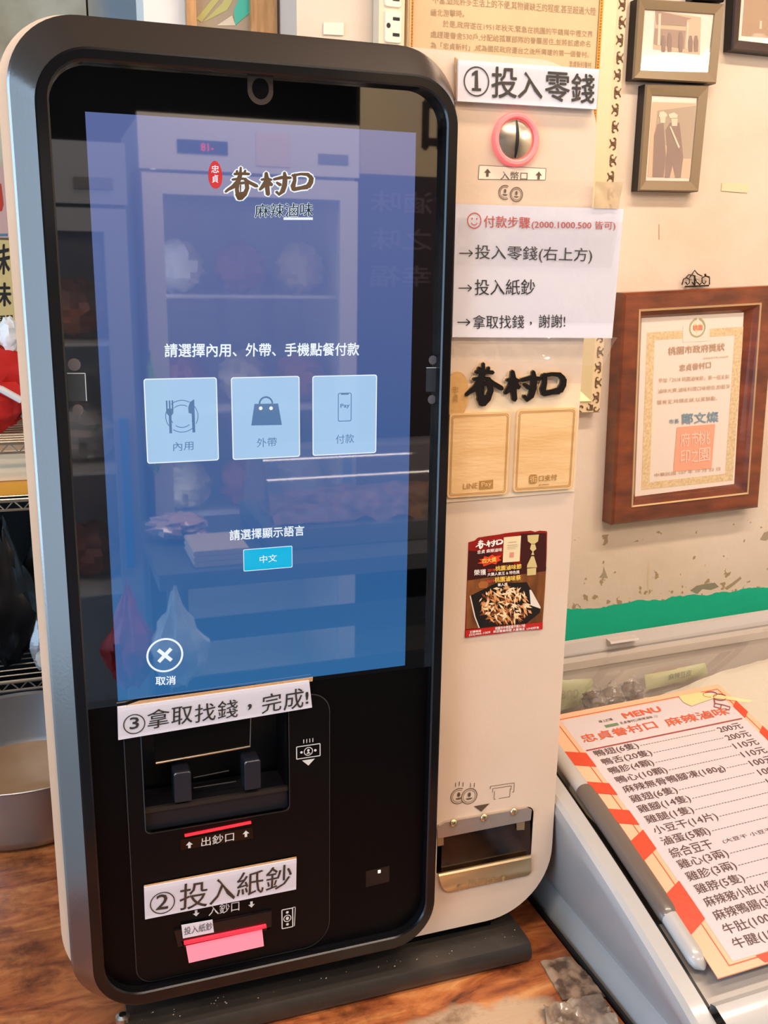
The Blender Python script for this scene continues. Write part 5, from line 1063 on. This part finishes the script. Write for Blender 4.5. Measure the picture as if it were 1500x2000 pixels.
# certificate
ZE = lambda X, Y: (1100+X/3.4483, 480+Y/3.4483)
m_mah = mat('mahogany', '#84401f', .32, color2='#5a2812', vscale=14, stretch=(1, 1, 3), coat=.35, bump=.15, bscale=80); m_gold = mat('gold_line', '#d9b487', .35, metal=.5)
def cert():
    Yf = DW-.034
    oq = rectfrom((ZE(412, 318), ZE(1442, 268), ZE(1320, 1765), ZE(330, 1885)), Yf)
    g1 = rectfrom((ZE(508, 428), ZE(1335, 383), ZE(1245, 1672), ZE(456, 1762)), Yf); iq = rectfrom((ZE(555, 490), ZE(1252, 452), ZE(1185, 1615), ZE(503, 1702)), Yf)
    o = thing('certificate_frame', 'mahogany framed award certificate hanging on the plaster wall', 'certificate', (oq[3].x, DW, oq[3].z))
    mb = MB(); qloft(mb, [mv(oq, DW-.001), mv(oq, Yf+.004), mv(sub(oq, .004), Yf), g1]); g2 = mv(sub(g1, .0035), Yf-.001); qloft(mb, [g2, mv(sub(g1, .011), Yf+.006), mv(iq, Yf+.014)]); mb.build('wood_frame', m_mah, o)
    mb = MB(); qloft(mb, [g1, mv(sub(g1, .0005), Yf-.0018), g2]); mb.build('gold_line', m_gold, o)
    yb = Yf+.014; mb = MB(); mb.add(mv(iq, yb), [(0, 1, 2, 3)]); mb.build('paper', mat('cert_paper', '#e8d8cc', .35, coat=.3), o)
    k = (yb+.91)/(Yf+.91)
    y = yb-.0003
    Zq = lambda X, Y: P2(*ZE(X, Y), yb)
    mb = MB(); ou = [(565, 585), (1215, 545), (1140, 1580), (525, 1645)]; inn = [(615, 635), (1155, 602), (1090, 1535), (582, 1592)]
    for a_ in range(4):
        b_ = (a_+1) % 4; poly2(mb, [Zq(*ou[a_]), Zq(*ou[b_]), Zq(*inn[b_]), Zq(*inn[a_])], y)
    mb.build('gold_border', mat('cert_gold', '#cfb084', .5, color2='#e2cba4', vscale=220), o)
    mb = MB(); poly2(mb, [Zq(*p) for p in ((805, 540), (985, 530), (985, 640), (805, 650))], y-.0002); mb.build('border_gap', mat('cert_paper', '', .4), o)
    mb = MB(); c = Zq(902, 552); ring2(mb, c, .0155, .0030, y-.0005, 30, 100, 440); mb.build('laurel', mat('cert_olive', '#aaa678', .5), o)
    mb = MB(); poly2(mb, [(c[0]+.0008*(16*math.sin(t_)**3)*.62, y-.0007, ) and (c[0]+.00058*16*math.sin(t_)**3, c[1]+.00058*(13*math.cos(t_)-5*math.cos(2*t_)-2*math.cos(3*t_)-math.cos(4*t_))) for t_ in [k_*math.pi/14 for k_ in range(28)]], y-.0006); mb.build('heart_emblem', mat('cert_heart', '#e8cf9a', .5), o)
    def T(items, nm, m_):
        mb = MB()
        for s_, a_, b_, c_, bo in items: text3(mb, s_, *[Vector((Zq(*p)[0], y, Zq(*p)[1])) for p in (a_, b_, c_)], bo, Vector((0, -.0009, 0)))
        q_ = mb.build(nm, m_, o)
        if len(items) > 2: q_['kind'] = 'stuff'
    T([('桃園', (872, 570), (935, 566), (872, 535), .02)], 'emblem_lettering', mat('cert_coral', '#e08a70', .5))
    T([('桃園市政府獎狀', (706, 735), (1085, 705), (706, 682), .01), ('忠貞眷村口', (780, 845), (992, 822), (780, 800), .01), ('參加「2018 桃園滷味節」第一屆主製', (640, 922), (1115, 895), (640, 892), .0),
       ('滷味大賽,滷味料理口味絕佳,廚藝深', (636, 995), (1120, 960), (636, 965), .0), ('獲肯定,特頒此狀,以資鼓勵。', (630, 1070), (1035, 1040), (630, 1040), .0), ('中華民國 107 年 10 月 22 日', (612, 1556), (1055, 1512), (612, 1532), .0), ('府授經商字第1070255號', (940, 765), (1110, 752), (940, 752), .0)], 'brown_lettering', mat('cert_brown', '#bf9d80', .5))
    T([('市長', (712, 1200), (778, 1195), (712, 1168), .01), ('鄭文燦', (795, 1202), (1042, 1185), (795, 1130), .015)], 'blue_signature', mat('cert_blue', '#7f98aa', .5))
    mb = MB(); poly2(mb, [Zq(*p) for p in ((765, 1222), (1022, 1200), (998, 1500), (740, 1520))], y-.0004); mb.build('red_seal', mat('cert_seal', '#eea488', .5), o)
    T([('桃', (905, 1345), (985, 1335), (905, 1250), .01), ('市', (860, 1350), (905, 1345), (862, 1250), .01), ('府', (785, 1355), (850, 1350), (787, 1260), .01), ('印', (785, 1465), (850, 1460), (787, 1375), .01), ('之', (858, 1460), (905, 1455), (860, 1370), .01), ('園', (910, 1455), (985, 1445), (912, 1365), .01)], 'seal_strokes', mat('cert_seal_lt', '#f4c8b4', .5))
    # hanger hook
    h = thing('ornate_hanger', 'dark ornate metal hanger on the wall above the certificate', 'hook', (P2(1358, 550, DW)[0], DW, P2(1358, 550, DW)[1]))
    mb = MB(); cy = DW-.006
    def tp(l, r=.0011): mb.tube([(P2(*ZE(*p), cy)[0], cy, P2(*ZE(*p), cy)[1]) for p in l], r, 6)
    tp([(800, 265), (810, 225), (830, 215), (850, 225), (850, 250), (835, 262), (825, 245)]); tp([(985, 262), (985, 215), (960, 205), (935, 215), (935, 245), (950, 258), (962, 240)])
    tp([(850, 215), (870, 190), (885, 165), (905, 190), (935, 205)]); tp([(820, 275), (980, 268)], .0014); tp([(825, 218), (845, 195), (880, 200), (900, 245), (880, 262), (868, 245)]); tp([(900, 245), (920, 262), (930, 250)]); tp([(955, 190), (960, 205)], .0018); tp([(960, 205), (985, 210)]); tp([(885, 200), (885, 268)], .0016)
    mb.build('hanger_scrolls', mat('hook_iron', '#3a3228', .4, metal=.6), h, True)
cert()
# gilt frame with history text
def gilt():
    Yf = DW-.022; xl = P2(795, 60, Yf)[0]; xr = P2(1200, 300, Yf)[0]; q = P2(1175, 806, Yf); zb = q[1]; xr = (P2(1220, 60, Yf)[0]+q[0])/2; zt = 1.12
    o = thing('gilt_frame', 'large gilt ornate frame holding a tan text panel behind the kiosk', 'picture frame', (xl, DW, zb))
    def rect(i, il=None, y=Yf): il = i if il is None else il; return [Vector((xl+il, y, zt-i)), Vector((xr-i, y, zt-i)), Vector((xr-i, y, zb+i)), Vector((xl+il, y, zb+i))]
    w1, w2, w3 = .0190, .0385, .0440
    mb = MB(); qloft(mb, [rect(0, 0, DW-.001), rect(0, 0, Yf+.003), rect(.002, .001, Yf), rect(w1, .002, Yf)]); mb.build('outer_moulding', mat('gilt_cream', '#dcc39c', .45), o)
    mb = MB(); qloft(mb, [rect(w1, .002, Yf), rect(w1+.002, .003, Yf-.003), rect(w1+.010, .006, Yf+.002), rect(w2, .0095, Yf+.008)]); mb.build('inner_moulding', mat('gilt_pale', '#e4cf9f', .4, metal=.2), o)
    mb = MB(); qloft(mb, [rect(w2, .0095, Yf+.008), rect(w3, .0125, Yf+.010)]); BD = mb.build('bead_strip', mat('gilt_orange', '#cf9440', .35, metal=.5), o)
    mb = MB()
    def bead(x, z): mb.lathe([(0, .0014), (.0011, .0008), (.0014, 0)], (x, Yf+.008, z), 6, 'y')
    z = zb+w3
    while z < .86: bead(xr-(w2+w3)/2, z); bead(xl+.011, z); z += .0042
    x = xl+.012
    while x < xr-w3: bead(x, zb+(w2+w3)/2); x += .0042
    mb.build('beads', mat('gilt_orange', '', .4), BD, True)['kind'] = 'stuff'
    # scroll carving on the outer moulding, joined: too fine to pick apart
    mb = MB()
    def scroll(cx, cz, vert, flip):
        for sgn in (1, -1):
            pts = []
            for k in range(13):
                a_ = k*.42; r_ = .0068*(1-k/15); u_ = r_*math.cos(a_)*sgn*flip; v_ = r_*math.sin(a_)*sgn+sgn*.0062
                pts.append((cx+(u_ if vert else v_), Yf-.0008, cz+(v_ if vert else u_)))
            mb.tube(pts, [.0009+.0004*math.sin(k/4) for k in range(13)], 5)
        for d_ in (-.0022, 0, .0022): mb.tube([(cx+(-.005 if vert else .0125+d_), Yf-.0005, cz+(.0128+d_ if vert else -.005)), (cx+(.005 if vert else .0125+d_), Yf-.0005, cz+(.0128+d_ if vert else .005))], .0008, 5)
    z = zb+.014; i = 0
    while z < .86: scroll(xr-w1*.5, z, True, 1 if i % 2 else -1); z += .0255; i += 1
    x = xr-w1-.012
    while x > xr-.18: scroll(x, zb+w1*.5, False, 1 if i % 2 else -1); x -= .0255; i += 1
    mb.build('scroll_carving', mat('carving_brown', '#6e4f34', .5), o, True)['kind'] = 'stuff'
    yb = Yf+.012; mb = MB(); mb.box((xl+.0122, yb, zb+w3-.001), (xr-w3+.001, DW-.002, zt-w3)); mb.build('text_panel', mat('panel_tan', '#dcb98c', .5, vary=.15, vscale=6), o)
    mb = MB(); Zx = Z1
    for s_, a_, b_, c_ in (('不當,造成許多生活上的不便,其物資缺乏的程度,甚至超過大陸', (285, 22), (1240, 92), (285, -28)), ('緬北游擊時。', (272, 94), (470, 102), (272, 52)), ('於是,政府遂在1951年秋天,緊急在桃園的平鎮與中壢交界', (345, 160), (1222, 222), (345, 118)), ('處趕建眷舍530戶,分配給孤軍部隊的眷屬居住,並將該處命名', (272, 222), (1208, 278), (272, 180)), ('為「忠貞新村」,成為國民政府遷台之後所興建的第一個眷村。', (272, 285), (1200, 340), (272, 245)), ('忠貞新村眷村', (1085, 392), (1215, 400), (1085, 355))):
        ptext(mb, s_, yb, Zx(*a_), Zx(*b_), Zx(*c_), .004, .0005)
    mb.build('panel_lettering', mat('panel_ink', '#a88c66', .6), o)
gilt()

# ------------------------------------------------------------------ the side of the shop mirrored in the touchscreen
def fridge(label, x0, x1, yf, z1, body_c, seed, inner_c, dp=.55):
    o = thing('display_refrigerator', label, 'refrigerator', ((x0+x1)/2, yf-.3, FLOOR))
    mw_ = mat('fridge_'+body_c[1:], body_c, .35)
    mb = MB(); mb.box((x0, yf-dp, FLOOR), (x0+.03, yf, z1)); mb.box((x1-.03, yf-dp, FLOOR), (x1, yf, z1)); mb.box((x0+.03, yf-dp, FLOOR), (x1-.03, yf-dp+.03, z1)); mb.box((x0+.03, yf-dp+.03, FLOOR), (x1-.03, yf, FLOOR+.15)); mb.box((x0+.03, yf-dp+.03, z1-.02), (x1-.03, yf, z1)); mb.build('cabinet', mw_, o)
    H = MB().box((x0-.005, yf, z1-.14), (x1+.005, yf+.03, z1+.005)).build('header_panel', mw_, o)
    MB().box((x0+.10, yf+.0305, z1-.095), (x0+.24, yf+.033, z1-.060)).build('control_strip', mat('strip_navy', '#26324a', .3), H)
    mb = MB(); text3(mb, '-18', (x0+.20, yf+.034, z1-.088), (x0+.165, yf+.034, z1-.088), (x0+.20, yf+.034, z1-.068), .02, Vector((0, 0, 0))); mb.build('red_digits', mat('red_digits', '#200000', .4, emit='#ff2040', estr=3), H)
    MB().box((x0+.32, yf+.0305, z1-.12), (x0+.42, yf+.032, z1-.03)).build('notice_label', mat('notice', '#e0c8b8', .5), H)
    MB().box((x1-.12, yf+.0305, z1-.105), (x1-.03, yf+.033, z1-.078)).build('badge', mat('badge_grey', '#8a8a8c', .3, metal=.5), H)
    dz0, dz1 = FLOOR+.16, z1-.15
    mb = MB(); w_ = .055; mb.box((x0, yf, dz0), (x0+w_, yf+.035, dz1)); mb.box((x1-w_, yf, dz0), (x1, yf+.035, dz1)); mb.box((x0+w_, yf, dz1-w_), (x1-w_, yf+.035, dz1)); mb.box((x0+w_, yf, dz0), (x1-w_, yf+.035, dz0+w_)); D = mb.build('door', mw_, o)
    MB().box((x0+w_, yf+.012, dz0+w_), (x1-w_, yf+.016, dz1-w_)).build('door_glass', clear('door_glass', gloss=.05, rough=.03, haze=.05), D)
    MB().box((x1-w_+.012, yf+.0352, dz0+.62), (x1-w_+.034, yf+.060, dz0+1.02)).build('door_handle', mat('handle_blue', '#2e7fc0', .4), D)
    mb = MB(); mb.box((x0+.031, yf-dp+.031, FLOOR+.151), (x1-.031, yf-dp+.036, z1-.021)); mb.build('inner_back', mat('inner_'+inner_c[1:], inner_c, .6), o)
    MB().box((x0+.031, yf-.05, dz0), (x0+.045, yf-.03, dz1)).build('inner_light', mat('fridge_led', '#ffffff', .5, emit='#dcecff', estr=14), o)
    for k in range(3):
        z = dz1-.34-.34*k; MB().box((x0+.032, yf-dp+.04, z), (x1-.032, yf-.03, z+.008)).build('shelf', mat('shelf_white', '#d8d8d8', .4), o)
        rn = random.Random(seed*10+k)
        for j in range(3):
            cx = x0+.12+j*(x1-x0-.24)/2; m_ = mat('goods_%d' % ((seed+k+j) % 4), ['#b8603c', '#d8d2cc', '#8a3b38', '#cfc0a8'][(seed+k+j) % 4], .5)
            q = blob(MB(), (cx, yf-.2, z+.09), (.075, .09, .078), .25, 3, seed+k*3+j).build('stored_food_bag', m_, None, True)
            tag(q, '%s bag of food on the %s shelf of the %s refrigerator, %s' % (['orange-brown', 'white', 'dark red', 'beige'][(seed+k+j) % 4], ['top', 'middle', 'lower'][k], 'wide' if seed == 1 else 'narrow grey', ['hinge side', 'centre', 'handle side'][j]), 'food bag', 'bags of food kept in the refrigerators')
    return o
fridge('wide white glass-door refrigerator facing the kiosk, mirrored in its screen', .245, .868, -2.0, .815, '#d9d3cc', 1, '#b9bcc0')
fridge('narrow grey glass-door refrigerator beside the wide white one', -.42, .175, -1.72, .70, '#9a9ca2', 2, '#b8c4d4')
ST = thing('steel_bench', 'stainless steel work bench facing the kiosk, mirrored low in its screen', 'table', (.55, -1.25, FLOOR))
MB().box((.150, -1.50, -.235), (1.25, -1.03, -.200)).build('bench_top', mat('bench_steel', '#7c8088', .35, metal=.7), ST)
for lx, ly in ((.19, -1.07), (1.21, -1.07), (.19, -1.46), (1.21, -1.46)): MB().box((lx-.02, ly-.02, FLOOR), (lx+.02, ly+.02, -.235)).build('leg', mat('bench_leg', '#6e7278', .35, metal=.7), ST)
for k in range(3): MB().box((.21, -1.055, -.36-.13*k), (1.19, -1.045, -.31-.13*k)).build('slat', mat('bench_slat', '#3a4048', .4), ST)
MB().box((.19, -1.46, -.80), (1.21, -1.07, -.78)).build('under_shelf', mat('bench_slat', '', .4), ST)
DM = thing('roll_top_tray', 'roll-top display tray with a clear dome on the steel bench', 'tray', (.75, -1.3, -.2))
MB().box((.40, -1.46, -.199), (1.10, -1.14, -.155)).build('tray_base', mat('tray_steel', '#9a9fa6', .3, metal=.8), DM)
mb = MB(); rings = []
for k in range(15):
    a_ = math.pi*k/14; rings.append([(.41, -1.30-.15*math.cos(a_), -.155+.17*math.sin(a_)), (1.09, -1.30-.15*math.cos(a_), -.155+.17*math.sin(a_))])
mb.loft(rings, close=False)
for x in (.41, 1.09): mb.add([(x, -1.30-.15*math.cos(math.pi*k/14), -.155+.17*math.sin(math.pi*k/14)) for k in range(15)], [tuple(range(15))])
mb.build('clear_dome', clear('dome_acrylic', gloss=.10, rough=.05, haze=.16, hazecol='#c8ccd6'), DM, True, 60)
mb = MB(); grid(mb, lambda u, v: (.43+.64*u, -1.43+.26*v, -.150+.05*math.sin(math.pi*u)**.4*math.sin(math.pi*v)+.02*noise.noise(Vector((u*14, v*7, 0)))), 40, 16); mb.build('braised_food', mat('braised', '#5a2c20', .4, color2='#a06a48', vscale=30), DM, True)
t = thing('folded_towel', 'folded beige towel at the front corner of the steel bench', 'towel', (.28, -1.1, -.2))
for k in range(3): MB().loft([at(rrect(.225, -.199+k*.012, .345, -.188+k*.012, .005, 4), -1.20), at(rrect(.225, -.199+k*.012, .345, -.188+k*.012, .005, 4), -1.06)], True, True).build('towel_fold', mat('towel', '#c9b494', .9), t, True)
o = blob(MB(), (.225, -1.30, -.168), (.065, .06, .030), .25, 4, 3).build('wrapped_packet', mat('pink_packet', '#c8a49a', .2, coat=.7, bump=.6, bscale=60), None, True); tag(o, 'clear-wrapped pinkish packet behind the folded towel on the bench', 'packet')
for nm, lb, c, r, col, sd in (('red_bag', 'crumpled red plastic bag hanging at the steel bench end', (.085, -1.02, -.335), (.05, .05, .095), '#b01c22', 1), ('white_bag', 'gathered white plastic bag hanging at the steel bench end', (.175, -.985, -.335), (.055, .035, .090), '#c9dbe2', 5)):
    o = blob(MB(), c, r, .2, 3, sd, 30, 20, .8, 9).build(nm, mat(nm, col, .4, bump=.4, bscale=30), None, True); tag(o, lb, 'bag')
o = blob(MB(), (.245, -1.93, -.02), (.035, .03, .15), .2, 3, 8, 20, 14, .8, 6).build('green_bag', mat('green_bag', '#9fd24a', .4, emit=None), None, True); tag(o, 'light green plastic bag hung on the wide refrigerator door', 'bag')
# shop board, seen reversed in the screen's upper right corner
YR = -2.3
bd = thing('slogan_board', 'pale slogan board with dark lettering standing near the refrigerator', 'sign', (1.3, YR, .2))
MB().box((.98, YR-.03, -.50), (1.85, YR, 1.30)).build('board', mat('board_maroon', '#3c3440', .5), bd)
MB().box((.98, YR-.031, .72), (1.85, YR+.002, 1.30)).build('board_top_field', mat('board_light', '#d6c4a6', .5), bd)
mb = MB()
for s_, xa_, xb_, z_, h_ in (('讓人感到幸福', 1.70, 1.02, .36, .07), ('一解鄉愁之味', 1.70, 1.02, .48, .07), ('原來眷村滷味', 1.70, 1.02, .60, .07), ('歲月', 1.70, 1.46, .24, .07)):
    text3(mb, s_, (xa_, YR+.003, z_), (xb_, YR+.003, z_), (xa_, YR+.003, z_+h_), .01, Vector((0, 0, 0)))
mb.build('board_lettering', mat('board_text', '#6f6478', .5), bd)
mb = MB(); text3(mb, '和', (1.36, YR+.004, .80), (1.20, YR+.004, .80), (1.36, YR+.004, .97), .03, Vector((0, 0, 0))); mb.build('board_character', m_ink, bd)
